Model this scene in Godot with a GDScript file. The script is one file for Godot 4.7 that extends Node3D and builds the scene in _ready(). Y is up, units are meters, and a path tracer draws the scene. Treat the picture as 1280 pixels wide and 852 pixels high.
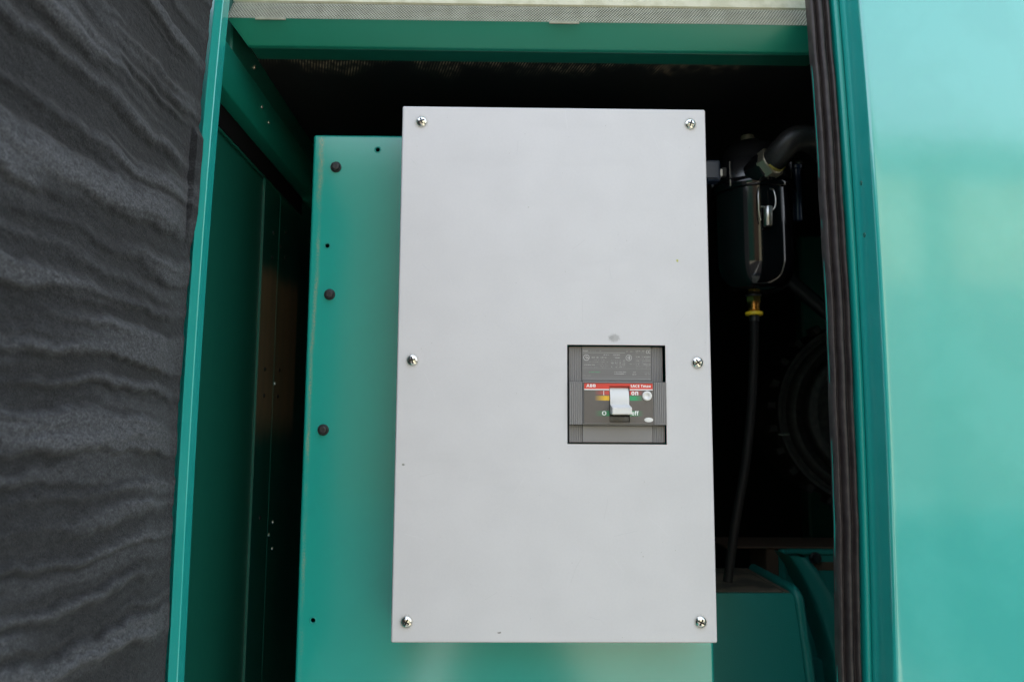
extends Node3D
# An open generator enclosure: a grey breaker cover on a green box, seen between an open foam-lined door and the door frame.

class MB:
	var v := PackedVector3Array()
	var n := PackedVector3Array()
	var t := PackedVector2Array()
	var c := PackedColorArray()
	var X := Transform3D.IDENTITY

	var size := 1.0
	var shift := Vector3.ZERO

	func tri(a: Vector3, b: Vector3, c: Vector3, na: Vector3, nb: Vector3, nc: Vector3, ua := Vector2.ZERO, ub := Vector2.ZERO, uc := Vector2.ZERO) -> void:
		a = (X * a) * size + shift; b = (X * b) * size + shift; c = (X * c) * size + shift
		na = (X.basis * na).normalized(); nb = (X.basis * nb).normalized(); nc = (X.basis * nc).normalized()
		if (b - a).cross(c - a).length_squared() < 1e-18:
			return
		if (b - a).cross(c - a).dot(na + nb + nc) > 0.0:
			v.append_array([a, c, b]); n.append_array([na, nc, nb]); t.append_array([ua, uc, ub])
		else:
			v.append_array([a, b, c]); n.append_array([na, nb, nc]); t.append_array([ua, ub, uc])

	func quad(p: Array, m: Array, u := [Vector2(0, 0), Vector2(1, 0), Vector2(1, 1), Vector2(0, 1)]) -> void:
		tri(p[0], p[1], p[2], m[0], m[1], m[2], u[0], u[1], u[2])
		tri(p[0], p[2], p[3], m[0], m[2], m[3], u[0], u[2], u[3])

	func face(p: Array, m: Vector3, u := []) -> void:
		for i in range(1, p.size() - 1):
			if u:
				tri(p[0], p[i], p[i + 1], m, m, m, u[0], u[i], u[i + 1])
			else:
				tri(p[0], p[i], p[i + 1], m, m, m)

	# a box with chamfered edges between two corners
	func box(a: Vector3, b: Vector3, c := 0.001) -> void:
		var lo := a.min(b)
		var hi := a.max(b)
		var mid := (lo + hi) / 2
		var h := (hi - lo) / 2
		c = min(c, min(h.x, min(h.y, h.z)) * 0.9)
		var at := func(s: Vector3, ax: int) -> Vector3:
			var q := h - Vector3(c, c, c)
			q[ax] = h[ax]
			return mid + q * s
		for ax in 3:
			var p := (ax + 1) % 3
			var q := (ax + 2) % 3
			for s in [-1.0, 1.0]:
				var f := []
				for k in [[-1, -1], [1, -1], [1, 1], [-1, 1]]:
					var g := Vector3.ZERO
					g[ax] = s; g[p] = k[0]; g[q] = k[1]
					f.append(at.call(g, ax))
				var m := Vector3.ZERO
				m[ax] = s
				face(f, m)
			# the four edges along ax
			for s in [[-1, -1], [1, -1], [1, 1], [-1, 1]]:
				var g0 := Vector3.ZERO
				g0[p] = s[0]; g0[q] = s[1]
				var m2 := g0.normalized()
				var g1 := g0
				g0[ax] = -1; g1[ax] = 1
				face([at.call(g0, p), at.call(g1, p), at.call(g1, q), at.call(g0, q)], m2)
		for sx in [-1, 1]:
			for sy in [-1, 1]:
				for sz in [-1, 1]:
					var g := Vector3(sx, sy, sz)
					face([at.call(g, 0), at.call(g, 1), at.call(g, 2)], g.normalized())

	# a profile of (radius, height) turned round the y axis of X
	func lathe(pr: Array, segs := 32, crease := 0.7) -> void:
		var sn := []
		for i in pr.size() - 1:
			var d: Vector2 = pr[i + 1] - pr[i]
			sn.append(Vector2(d.y, -d.x).normalized())
		for i in pr.size() - 1:
			var a: Vector2 = sn[i]
			var b: Vector2 = sn[i]
			if i > 0 and a.dot(sn[i - 1]) > crease:
				a = (a + sn[i - 1]).normalized()
			if i < sn.size() - 1 and b.dot(sn[i + 1]) > crease:
				b = (b + sn[i + 1]).normalized()
			for k in segs:
				var t0 := TAU * k / segs
				var t1 := TAU * (k + 1) / segs
				var e0 := Vector3(cos(t0), 0, sin(t0))
				var e1 := Vector3(cos(t1), 0, sin(t1))
				var up := Vector3.UP
				quad([e0 * pr[i].x + up * pr[i].y, e1 * pr[i].x + up * pr[i].y, e1 * pr[i + 1].x + up * pr[i + 1].y, e0 * pr[i + 1].x + up * pr[i + 1].y],
					[e0 * a.x + up * a.y, e1 * a.x + up * a.y, e1 * b.x + up * b.y, e0 * b.x + up * b.y])

	# a round bar along points; radii one number or one per point
	func tube(pts: Array, r, segs := 14, caps := true) -> void:
		var rings := []
		var prev := Vector3.ZERO
		for i in pts.size():
			var d: Vector3 = (pts[min(i + 1, pts.size() - 1)] - pts[max(i - 1, 0)]).normalized()
			if prev == Vector3.ZERO:
				prev = d.cross(Vector3(0.31, 0.87, 0.39)).normalized()
			prev = (prev - d * prev.dot(d)).normalized()
			var w := d.cross(prev)
			var rr: float = r[i] if r is Array else r
			var ring := []
			for k in segs:
				var e := prev * cos(TAU * k / segs) + w * sin(TAU * k / segs)
				ring.append([pts[i] + e * rr, e])
			rings.append(ring)
		for i in pts.size() - 1:
			for k in segs:
				var j := (k + 1) % segs
				quad([rings[i][k][0], rings[i][j][0], rings[i + 1][j][0], rings[i + 1][k][0]], [rings[i][k][1], rings[i][j][1], rings[i + 1][j][1], rings[i + 1][k][1]])
		if caps:
			for e in [0, pts.size() - 1]:
				var f := []
				for k in segs:
					f.append(rings[e][k][0])
				face(f, (pts[0] - pts[1]).normalized() if e == 0 else (pts[-1] - pts[-2]).normalized())

	# outline polygon (x, y) pushed from z0 to z1; sides smooth where the outline bends gently
	func prism(poly: PackedVector2Array, z0: float, z1: float, crease := 0.8) -> void:
		var cw := Geometry2D.is_polygon_clockwise(poly)
		var m := poly.size()
		var sn := []
		for i in m:
			var d := poly[(i + 1) % m] - poly[i]
			var e := Vector2(d.y, -d.x).normalized()
			sn.append(-e if cw else e)
		for i in m:
			var a: Vector2 = sn[i]
			var b: Vector2 = sn[i]
			var pv: Vector2 = sn[(i + m - 1) % m]
			var nx: Vector2 = sn[(i + 1) % m]
			if a.dot(pv) > crease: a = (a + pv).normalized()
			if b.dot(nx) > crease: b = (b + nx).normalized()
			var p := poly[i]
			var q := poly[(i + 1) % m]
			quad([Vector3(p.x, p.y, z0), Vector3(q.x, q.y, z0), Vector3(q.x, q.y, z1), Vector3(p.x, p.y, z1)], [Vector3(a.x, a.y, 0), Vector3(b.x, b.y, 0), Vector3(b.x, b.y, 0), Vector3(a.x, a.y, 0)])
		var ix := Geometry2D.triangulate_polygon(poly)
		for i in range(0, ix.size(), 3):
			for z in [z0, z1]:
				var f := []
				for k in 3:
					f.append(Vector3(poly[ix[i + k]].x, poly[ix[i + k]].y, z))
				face(f, Vector3(0, 0, signf(z - (z0 + z1) / 2)))

	# a flat sheet in x and y at z = 0 facing +z, thick behind, with round holes [x, y, r] and square openings [x0, y0, x1, y1]; uv over the sheet
	func sheet(x0: float, y0: float, x1: float, y1: float, thick: float, holes := [], openings := [], hs := 12) -> void:
		var xs := [x0, x1]
		var ys := [y0, y1]
		for h in holes:
			xs.append_array([h[0] - h[2] * 1.2, h[0] + h[2] * 1.2]); ys.append_array([h[1] - h[2] * 1.2, h[1] + h[2] * 1.2])
		for o in openings:
			xs.append_array([o[0], o[2]]); ys.append_array([o[1], o[3]])
		xs.sort(); ys.sort()
		var uv := func(p: Vector3) -> Vector2: return Vector2((p.x - x0) / (x1 - x0), 1.0 - (p.y - y0) / (y1 - y0))
		var Z := Vector3(0, 0, 1)
		for i in xs.size() - 1:
			if xs[i + 1] - xs[i] < 1e-7: continue
			for j in ys.size() - 1:
				if ys[j + 1] - ys[j] < 1e-7: continue
				var c := Vector2(xs[i] + xs[i + 1], ys[j] + ys[j + 1]) / 2
				var skip := false
				for o in openings:
					if c.x > o[0] and c.x < o[2] and c.y > o[1] and c.y < o[3]: skip = true
				for h in holes:
					if abs(c.x - h[0]) < h[2] * 1.2 and abs(c.y - h[1]) < h[2] * 1.2: skip = true
				if skip: continue
				var f := [Vector3(xs[i], ys[j], 0), Vector3(xs[i + 1], ys[j], 0), Vector3(xs[i + 1], ys[j + 1], 0), Vector3(xs[i], ys[j + 1], 0)]
				face(f, Z, [uv.call(f[0]), uv.call(f[1]), uv.call(f[2]), uv.call(f[3])])
		for h in holes:
			var ctr := Vector3(h[0], h[1], 0)
			for k in hs:
				var e0 := Vector3(cos(TAU * k / hs), sin(TAU * k / hs), 0)
				var e1 := Vector3(cos(TAU * (k + 1) / hs), sin(TAU * (k + 1) / hs), 0)
				var s0: Vector3 = ctr + e0 * (h[2] * 1.2 / max(abs(e0.x), abs(e0.y)))
				var s1: Vector3 = ctr + e1 * (h[2] * 1.2 / max(abs(e1.x), abs(e1.y)))
				var f := [s0, s1]
				# a corner of the square may lie between the two
				if absf(absf(e0.x) - absf(e0.y)) > 1e-4 and absf(absf(e1.x) - absf(e1.y)) > 1e-4 and (absf(e0.x) > absf(e0.y)) != (absf(e1.x) > absf(e1.y)):
					var em := e0 + e1
					f = [s0, ctr + Vector3(signf(em.x), signf(em.y), 0) * h[2] * 1.2, s1]
				f.append_array([ctr + e1 * h[2], ctr + e0 * h[2]])
				var u := []
				for p in f: u.append(uv.call(p))
				face(f, Z, u)
				var d := Vector3(0, 0, -thick)
				quad([ctr + e0 * h[2], ctr + e1 * h[2], ctr + e1 * h[2] + d, ctr + e0 * h[2] + d], [-e0, -e1, -e1, -e0])
		for o in openings:
			var p := [Vector3(o[0], o[1], 0), Vector3(o[2], o[1], 0), Vector3(o[2], o[3], 0), Vector3(o[0], o[3], 0)]
			var ns := [Vector3(0, 1, 0), Vector3(-1, 0, 0), Vector3(0, -1, 0), Vector3(1, 0, 0)]
			for k in 4:
				var d := Vector3(0, 0, -thick)
				face([p[k], p[(k + 1) % 4], p[(k + 1) % 4] + d, p[k] + d], ns[k])

	# the bend and the sides of a folded tray round the sheet: from (x0, y0)-(x1, y1) at z = 0 outwards by r and back to -deep
	func fold(x0: float, y0: float, x1: float, y1: float, r: float, deep: float) -> void:
		var loops := []
		var K := 5
		for lv in range(K + 2):
			var a := PI / 2 * mini(lv, K) / K
			var z := -r * (1 - cos(a)) if lv <= K else -deep
			var g := r * sin(a)
			var loop := []
			for c in [[x1, y1, 0.0], [x0, y1, 0.5], [x0, y0, 1.0], [x1, y0, 1.5]]:
				for k in 5:
					var th: float = PI * c[2] + PI / 2 * k / 4.0
					var e := Vector3(cos(th), sin(th), 0)
					loop.append([Vector3(c[0], c[1], z) + e * g, (e * sin(a) + Vector3(0, 0, cos(a))).normalized()])
			loops.append(loop)
		for lv in loops.size() - 1:
			var m: int = (loops[lv] as Array).size()
			for k in m:
				var j := (k + 1) % m
				var q := [loops[lv][k], loops[lv][j], loops[lv + 1][j], loops[lv + 1][k]]
				quad([q[0][0], q[1][0], q[2][0], q[3][0]], [q[0][1], q[1][1], q[2][1], q[3][1]])

	# a cross-section of points (x, z) carried up along y with x shifted by bend.call(y)
	func strip(sec: Array, y0: float, y1: float, rows: int, bend: Callable, crease := 0.75) -> void:
		var sn := []
		for i in sec.size() - 1:
			var d: Vector2 = sec[i + 1] - sec[i]
			sn.append(Vector2(-d.y, d.x).normalized())
		for i in sec.size() - 1:
			var a: Vector2 = sn[i]
			var b: Vector2 = sn[i]
			if i > 0 and a.dot(sn[i - 1]) > crease: a = (a + sn[i - 1]).normalized()
			if i < sn.size() - 1 and b.dot(sn[i + 1]) > crease: b = (b + sn[i + 1]).normalized()
			var na := Vector3(a.x, 0, a.y)
			var nb := Vector3(b.x, 0, b.y)
			for k in rows:
				var ya := lerpf(y0, y1, float(k) / rows)
				var yb := lerpf(y0, y1, float(k + 1) / rows)
				var ba: float = bend.call(ya)
				var bb: float = bend.call(yb)
				quad([Vector3(sec[i].x + ba, ya, sec[i].y), Vector3(sec[i + 1].x + ba, ya, sec[i + 1].y), Vector3(sec[i + 1].x + bb, yb, sec[i + 1].y), Vector3(sec[i].x + bb, yb, sec[i].y)], [na, nb, nb, na],
					[Vector2(float(i) / sec.size(), ya), Vector2(float(i + 1) / sec.size(), ya), Vector2(float(i + 1) / sec.size(), yb), Vector2(float(i) / sec.size(), yb)])


var M := {}

func obj(called: String, b: MB, m: Material, parent: Node = self, label := "") -> MeshInstance3D:
	var o := MeshInstance3D.new()
	o.name = called
	var off := Vector3.ZERO
	var up := parent
	while up != self:
		off += (up as Node3D).position
		up = up.get_parent()
	for i in b.v.size():
		b.v[i] -= off
	var arr := []
	arr.resize(Mesh.ARRAY_MAX)
	arr[Mesh.ARRAY_VERTEX] = b.v
	arr[Mesh.ARRAY_NORMAL] = b.n
	arr[Mesh.ARRAY_TEX_UV] = b.t
	if b.c: arr[Mesh.ARRAY_COLOR] = b.c
	var am := ArrayMesh.new()
	am.add_surface_from_arrays(Mesh.PRIMITIVE_TRIANGLES, arr)
	am.surface_set_material(0, m)
	o.mesh = am
	if label: o.set_meta("label", label)
	parent.add_child(o, true)
	return o

func thing(called: String, label: String, category: String, at: Vector3, group := "") -> Node3D:
	var o := Node3D.new()
	o.name = called
	o.position = at
	o.set_meta("label", label)
	o.set_meta("category", category)
	if group: o.set_meta("group", group)
	add_child(o, true)
	return o

func lin(r: float, g: float, b: float) -> Color:
	return Color(r, g, b).linear_to_srgb()

func noise_tex(freq: float, seed: int, as_normal := false, strength := 4.0, size := 512, oct := 4) -> NoiseTexture2D:
	var f := FastNoiseLite.new()
	f.noise_type = FastNoiseLite.TYPE_SIMPLEX_SMOOTH
	f.frequency = freq
	f.seed = seed
	f.fractal_octaves = oct
	var t := NoiseTexture2D.new()
	t.width = size; t.height = size
	t.seamless = true
	t.noise = f
	t.as_normal_map = as_normal
	t.bump_strength = strength
	return t

func ramp(a: Color, b: Color, lo := 0.3, hi := 0.7) -> Gradient:
	var g := Gradient.new()
	g.offsets = PackedFloat32Array([lo, hi])
	g.colors = PackedColorArray([a, b])
	return g

func mat(c: Color, rough: float, metal := 0.0, spec := 0.5) -> StandardMaterial3D:
	var m := StandardMaterial3D.new()
	m.albedo_color = c
	m.roughness = rough
	m.metallic = metal
	m.metallic_specular = spec
	return m

func bumpy(m: StandardMaterial3D, tex: Texture2D, scale: float, tile: float) -> StandardMaterial3D:
	m.normal_enabled = true
	m.normal_texture = tex
	m.normal_scale = scale
	m.uv1_triplanar = true
	m.uv1_world_triplanar = true
	m.uv1_scale = Vector3.ONE * tile
	return m

func tinted(m: StandardMaterial3D, freq: float, seed: int, a: Color, b: Color, lo := 0.3, hi := 0.7) -> StandardMaterial3D:
	var t := noise_tex(freq, seed, false, 4.0, 512, 5)
	t.color_ramp = ramp(a, b, lo, hi)
	m.albedo_texture = t
	m.albedo_color = Color.WHITE
	return m

func words(called: String, text: String, at: Vector3, w: float, h: float, m: Material, parent: Node3D, weight := 700) -> void:
	var f := SystemFont.new()
	f.font_names = PackedStringArray(["Droid Sans"])
	f.font_weight = weight
	var t := TextMesh.new()
	t.text = text
	t.font = f
	t.font_size = 64
	t.pixel_size = 0.001
	t.depth = 0.004
	t.curve_step = 1.0
	t.horizontal_alignment = HORIZONTAL_ALIGNMENT_CENTER
	t.vertical_alignment = VERTICAL_ALIGNMENT_CENTER
	t.material = m
	var bb := t.get_aabb()
	var s := Vector3(w / bb.size.x, h / bb.size.y, 0.05)
	var o := MeshInstance3D.new()
	o.name = called
	o.mesh = t
	o.scale = s
	o.position = at - parent.position - (bb.position + bb.size / 2) * s
	parent.add_child(o, true)

# how far the open door's edge and the right frame bow over their height, as they do in the photograph
func bow_door(y: float) -> float:
	return 0.0118 * pow(maxf(0.0, y - 1.45) / 0.54, 2.2)

func bow_frame(y: float) -> float:
	return -0.0075 * pow(clampf((y - 1.6) / 0.39, -1.5, 1.3), 2.0)


func _ready() -> void:
	# camera
	var cam := Camera3D.new()
	cam.name = "camera"
	add_child(cam)
	cam.position = Vector3(0, 1.55, 0.83)
	cam.rotation_degrees = Vector3(6.431, -0.9, 0.3155)
	var ca := CameraAttributesPhysical.new()
	ca.frustum_focal_length = 12.0 / tan(deg_to_rad(46.98 / 2))
	ca.frustum_near = 0.02
	ca.frustum_far = 400.0
	ca.frustum_focus_distance = 0.83
	ca.exposure_aperture = 6.5
	cam.attributes = ca
	cam.current = true
	# sky
	var sm := ProceduralSkyMaterial.new()
	sm.sky_top_color = Color(0.66, 0.71, 0.79)
	sm.sky_horizon_color = Color(0.94, 0.935, 0.93)
	sm.sky_curve = 0.2
	sm.ground_bottom_color = Color(0.50, 0.47, 0.40)
	sm.ground_horizon_color = Color(0.55, 0.52, 0.45)
	sm.sky_energy_multiplier = 1.35
	var sky := Sky.new()
	sky.sky_material = sm
	var env := Environment.new()
	env.background_mode = Environment.BG_SKY
	env.sky = sky
	env.tonemap_mode = Environment.TONE_MAPPER_LINEAR
	env.tonemap_exposure = 2.1
	env.sdfgi_enabled = true
	env.ssao_enabled = true
	env.ssil_enabled = true
	var we := WorldEnvironment.new()
	we.name = "world_environment"
	we.environment = env
	add_child(we)
	# the sun stands high behind the enclosure: the front is in open shade, the yard before it in sunlight
	var sun := DirectionalLight3D.new()
	sun.name = "sun"
	sun.light_color = Color(1.0, 0.95, 0.86)
	sun.light_energy = 1.5
	sun.light_angular_distance = 0.5
	sun.shadow_enabled = true
	add_child(sun)
	sun.look_at_from_position(Vector3.ZERO, Vector3(-0.17, -1.15, 1.0))

	make_materials()
	yard()
	enclosure()
	open_door()
	breaker_box()
	cover()
	breaker()
	canister()
	hose()
	far_things()


func make_materials() -> void:
	var peel := noise_tex(0.02, 3, true, 1.2, 512, 3)
	var fine := noise_tex(0.12, 5, true, 3.0, 512, 3)
	M.green = bumpy(mat(lin(0.006, 0.275, 0.23), 0.26, 0.0, 0.5), peel, 0.10, 6.0)
	M.green_dim = bumpy(mat(lin(0.006, 0.080, 0.054), 0.30, 0.0, 0.5), peel, 0.12, 6.0)  # same green paint, darkened to stand for the shade inside
	M.exterior = bumpy(mat(lin(0.012, 0.345, 0.305), 0.17, 0.0, 1.0), peel, 0.08, 3.0)
	tinted(M.exterior, 0.006, 7, lin(0.016, 0.350, 0.305), lin(0.026, 0.372, 0.328))
	M.exterior.clearcoat_enabled = true
	M.exterior.clearcoat = 1.0
	M.exterior.clearcoat_roughness = 0.08
	M.cast = bumpy(mat(lin(0.010, 0.21, 0.175), 0.40), fine, 0.5, 9.0)
	M.grey = bumpy(mat(lin(0.585, 0.570, 0.585), 0.5, 0.0, 0.4), fine, 0.12, 14.0)
	M.cream = tinted(bumpy(mat(lin(0.62, 0.62, 0.48), 0.6), fine, 0.2, 7.0), 0.01, 8, lin(0.46, 0.45, 0.32), lin(0.56, 0.55, 0.42))
	M.perf = tinted(bumpy(mat(lin(0.4, 0.42, 0.34), 0.55), fine, 0.2, 7.0), 0.012, 9, lin(0.25, 0.25, 0.18), lin(0.32, 0.32, 0.24))
	M.black = mat(lin(0.010, 0.010, 0.011), 0.5)
	M.dark = mat(lin(0.004, 0.004, 0.004), 0.9, 0.0, 0.2)
	M.bolt = bumpy(mat(lin(0.012, 0.012, 0.013), 0.45), fine, 0.4, 40.0)
	M.rubber = tinted(bumpy(mat(Color.WHITE, 0.46, 0.0, 0.4), fine, 0.2, 12.0), 0.01, 12, lin(0.030, 0.023, 0.023), lin(0.048, 0.038, 0.036))
	M.hose = tinted(bumpy(mat(Color.WHITE, 0.42), fine, 0.25, 20.0), 0.02, 13, lin(0.009, 0.009, 0.009), lin(0.020, 0.019, 0.017))
	M.tube = bumpy(mat(lin(0.007, 0.0065, 0.006), 0.6, 0.0, 0.3), fine, 0.2, 20.0)
	M.brown_panel = mat(lin(0.10, 0.066, 0.042), 0.7)  # for the added panel that browns the canister highlight
	M.green_mid = bumpy(mat(lin(0.006, 0.15, 0.105), 0.28, 0.0, 0.5), peel, 0.12, 6.0)  # same green again, partly darkened for the shade under the roof
	M.toggle = mat(lin(0.66, 0.65, 0.62), 0.4)
	M.satin = mat(lin(0.008, 0.008, 0.010), 0.27, 0.0, 1.0)
	M.lining = bumpy(mat(lin(0.008, 0.011, 0.010), 0.95, 0.0, 0.2), fine, 0.5, 6.0)
	M.header = bumpy(mat(lin(0.014, 0.215, 0.145), 0.30, 0.0, 0.5), peel, 0.12, 6.0)  # same paint, yellowed to stand for warm light off the ground
	M.facing = mat(lin(0.22, 0.26, 0.21), 0.7)
	M.shade_wall = mat(lin(0.27, 0.29, 0.25), 0.8)
	M.gloss = mat(lin(0.004, 0.004, 0.005), 0.10, 0.0, 0.5)
	M.zinc = bumpy(mat(lin(0.72, 0.70, 0.64), 0.2, 1.0), fine, 0.15, 60.0)
	M.steel = bumpy(mat(lin(0.55, 0.53, 0.48), 0.3, 1.0), fine, 0.15, 40.0)
	M.nut = bumpy(mat(lin(0.62, 0.55, 0.42), 0.35, 0.9), fine, 0.3, 40.0)
	M.brass = bumpy(mat(lin(0.75, 0.42, 0.12), 0.28, 1.0), fine, 0.2, 40.0)
	M.yellow = mat(lin(0.75, 0.52, 0.02), 0.45)
	M.olive = mat(lin(0.32, 0.26, 0.05), 0.5)
	M.blue = mat(lin(0.012, 0.022, 0.05), 0.3)
	M.plastic = bumpy(mat(lin(0.22, 0.21, 0.205), 0.5), fine, 0.15, 40.0)
	M.plastic_dark = bumpy(mat(lin(0.09, 0.085, 0.08), 0.5), fine, 0.15, 40.0)
	M.white = mat(lin(0.70, 0.69, 0.66), 0.38)
	M.ink = mat(lin(0.85, 0.85, 0.83), 0.5)
	M.rust = tinted(mat(Color.WHITE, 0.8), 0.02, 21, lin(0.05, 0.03, 0.018), lin(0.12, 0.075, 0.045))
	M.drum = tinted(bumpy(mat(Color.WHITE, 0.6), fine, 0.3, 10.0), 0.015, 22, lin(0.010, 0.009, 0.008), lin(0.028, 0.024, 0.020))
	M.dusty = tinted(bumpy(mat(Color.WHITE, 0.75), fine, 0.2, 3.5), 0.008, 23, lin(0.07, 0.065, 0.045), lin(0.17, 0.135, 0.09), 0.25, 0.6)


func yard() -> void:
	var b := MB.new()
	b.box(Vector3(-150, -0.3, -150), Vector3(150, 0, 150), 0.01)
	var gm := tinted(mat(Color.WHITE, 0.85), 0.01, 31, lin(0.44, 0.40, 0.31), lin(0.56, 0.52, 0.41))
	gm.uv1_triplanar = true
	gm.uv1_world_triplanar = true
	gm.uv1_scale = Vector3.ONE * 0.2
	obj("ground", b, gm).set_meta("kind", "structure")
	# unseen dark strips and a pale line, added to shape the paint reflections
	b = MB.new()
	b.box(Vector3(-3.2, -0.05, 1.2), Vector3(0.5, 0.004, 15.2), 0.001)
	var am := tinted(mat(Color.WHITE, 0.9), 0.02, 33, lin(0.045, 0.045, 0.045), lin(0.075, 0.073, 0.07))
	am.uv1_triplanar = true
	am.uv1_world_triplanar = true
	b.box(Vector3(2.2, -0.05, 0.6), Vector3(30, 0.004, 15.2), 0.001)
	obj("added_dark_strip", b, am).set_meta("kind", "structure")
	b = MB.new()
	b.box(Vector3(-0.50, -0.04, 1.4), Vector3(-0.32, 0.008, 15.0), 0.001)
	obj("added_pale_line", b, M.white).set_meta("kind", "structure")
	# the low pale building across the yard that the glossy panel mirrors
	var t := thing("pale_building", "pale low building across the yard, mirrored in the glossy panel", "building", Vector3(4, 0, 15.5))
	var w := MB.new()
	w.box(Vector3(-16, 0, 15.5), Vector3(24, 7.2, 24), 0.02)
	obj("wall", w, M.cream, t)
	var r := MB.new()
	r.box(Vector3(-16.3, 7.2, 15.2), Vector3(24.3, 7.65, 24.3), 0.03)
	obj("roof", r, M.facing, t)
	for k in 3:
		var p := MB.new()
		p.box(Vector3(-12.4 + k * 3.8, 0.05, 15.3), Vector3(-8.68 + k * 3.8, 7.15, 15.497), 0.02)
		obj("added_dark_panel", p, M.brown_panel if k == 2 else M.green_dim, t)  # unseen panels added to darken reflections and the light reaching inside
	var lw := MB.new()
	lw.box(Vector3(5.4, 0, 15.35), Vector3(24, 4.6, 15.498), 0.02)
	obj("lower_shade_band", lw, M.shade_wall, t)  # added band, the shade low on the wall put into its colour
	for x in [8.9, 14.0]:
		var p := MB.new()
		p.box(Vector3(x - 0.25, 0, 15.2), Vector3(x + 0.25, 7.2, 15.5), 0.02)
		obj("pillar", p, M.facing, t)


func enclosure() -> void:
	var t := thing("generator_enclosure", "green sheet metal generator enclosure around the open doorway", "enclosure", Vector3(0, 0.15, -0.4))
	# left side wall, then two wall posts with holes
	var b := MB.new()
	b.box(Vector3(-0.326, 0.15, -0.214), Vector3(-0.324, 2.03, 0.045), 0.0005)
	b.box(Vector3(-0.326, 0.15, -1.2), Vector3(-0.324, 2.03, -0.41), 0.0005)
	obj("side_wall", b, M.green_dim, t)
	var up := []
	var vp := [[1.6136, -0.2965], [1.4018, -0.2965], [1.4173, -0.3133], [1.3803, -0.3151]]
	for h in [[1.8241, -0.2595], [1.788, -0.2582], [1.6298, -0.2449], [1.5937, -0.2454], [1.43, -0.25], [1.8398, -0.3213], [1.8023, -0.323], [1.6338, -0.3155], [1.5956, -0.3124], [1.8132, -0.2960]]:
		b = MB.new()
		b.X = Transform3D(Basis(Vector3(0, 0, 1), Vector3(1, 0, 0), Vector3(0, 1, 0)), Vector3(-0.3213, h[0], h[1]))
		b.lathe([Vector2(0.0032, 0), Vector2(0.0028, 0.001), Vector2(0.0014, 0.0017), Vector2(0, 0.0018)], 12)
		obj("post_rivet", b, M.bolt, t)
	for k in 2:
		var z0: float = [-0.288, -0.405][k]
		var z1: float = [-0.215, -0.290][k]
		b = MB.new()
		b.X = Transform3D(Basis(Vector3(0, 0, -1), Vector3(0, 1, 0), Vector3(1, 0, 0)), Vector3(-0.3215, 0, 0))   # sheet x = -z, facing +x
		var hs := []
		for h in ([up, vp][k]):
			hs.append([-h[1], h[0], 0.0024])
		b.sheet(-z1, 0.15, -z0, 1.919, 0.0012, hs)
		b.X = Transform3D.IDENTITY
		b.face([Vector3(-0.3215, 0.15, z1), Vector3(-0.3215, 1.919, z1), Vector3(-0.326, 1.919, z1), Vector3(-0.326, 0.15, z1)], Vector3(0, 0, 1))
		b.face([Vector3(-0.3215, 0.15, z0), Vector3(-0.3215, 1.919, z0), Vector3(-0.326, 1.919, z0), Vector3(-0.326, 0.15, z0)], Vector3(0, 0, -1))
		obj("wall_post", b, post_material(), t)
	b = MB.new()
	b.box(Vector3(-0.326, 1.9145, -0.41), Vector3(-0.324, 2.03, -0.2145), 0.0005)
	obj("side_wall", b, M.green_dim, t)
	# rails under the ceiling on the left: a web, and a box rail whose face leans down
	b = MB.new()
	b.box(Vector3(-0.3235, 1.966, -1.19), Vector3(-0.300, 2.03, -0.003), 0.002)
	obj("ceiling_rail", b, M.green_dim, t)
	b = MB.new()
	b.prism(PackedVector2Array([Vector2(-0.3235, 1.9655), Vector2(-0.299, 1.9655), Vector2(-0.2975, 1.964), Vector2(-0.302, 1.919), Vector2(-0.304, 1.9175), Vector2(-0.3235, 1.9175)]), -1.19, 0.045, 0.5)
	var rl := obj("side_rail", b, M.green_mid, t)
	for q in [[1.948, -0.115], [1.94, -0.145]]:
		b = MB.new()
		b.X = Transform3D(Basis(Vector3.UP, PI / 2) * Basis(Vector3.RIGHT, PI / 2), Vector3(-0.2992, q[0], q[1]))
		b.lathe([Vector2(0.0028, 0), Vector2(0.0025, 0.0008), Vector2(0.0012, 0.0014), Vector2(0, 0.0016)], 12)
		obj("rivet", b, M.steel, rl)
	b = MB.new()
	b.X = Transform3D(Basis(Vector3.UP, PI / 2) * Basis(Vector3.RIGHT, PI / 2), Vector3(-0.2998, 1.984, -0.082))
	b.lathe([Vector2(0.003, 0), Vector2(0.0028, 0.001), Vector2(0.0012, 0.0016), Vector2(0, 0.0018)], 12)
	obj("rivet", b, M.nut, t)
	b = MB.new()
	b.box(Vector3(-0.3213, 1.8895, -0.404), Vector3(-0.3195, 1.9172, 0.04), 0.0005)
	obj("under_rail_shade", b, M.dark, t)  # black strip standing for the shade below the rail
	# thin return under the shadow gap
	b = MB.new()
	b.box(Vector3(-0.3213, 1.886, -0.404), Vector3(-0.3193, 1.8885, 0.04), 0.0005)
	obj("wall_seam", b, M.green_dim, t)
	# rest of the shell
	b = MB.new()
	b.box(Vector3(-0.33, 2.031, -1.21), Vector3(1.21, 2.036, -0.012), 0.0005)
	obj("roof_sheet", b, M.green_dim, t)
	b = MB.new()
	b.box(Vector3(-0.33, 0.15, -1.21), Vector3(1.21, 2.03, -1.2), 0.0005)
	obj("back_wall", b, M.lining, t)
	b = MB.new()
	b.box(Vector3(1.2, 0.15, -1.2), Vector3(1.21, 2.03, 0.05), 0.0005)
	obj("end_wall", b, M.lining, t)
	b = MB.new()
	b.box(Vector3(-0.33, 0.14, -1.21), Vector3(1.21, 0.1495, 0.05), 0.0005)
	obj("floor_pan", b, M.dark, t)
	# header: a folded beam whose underside looks down at the bright yard
	b = MB.new()
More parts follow.
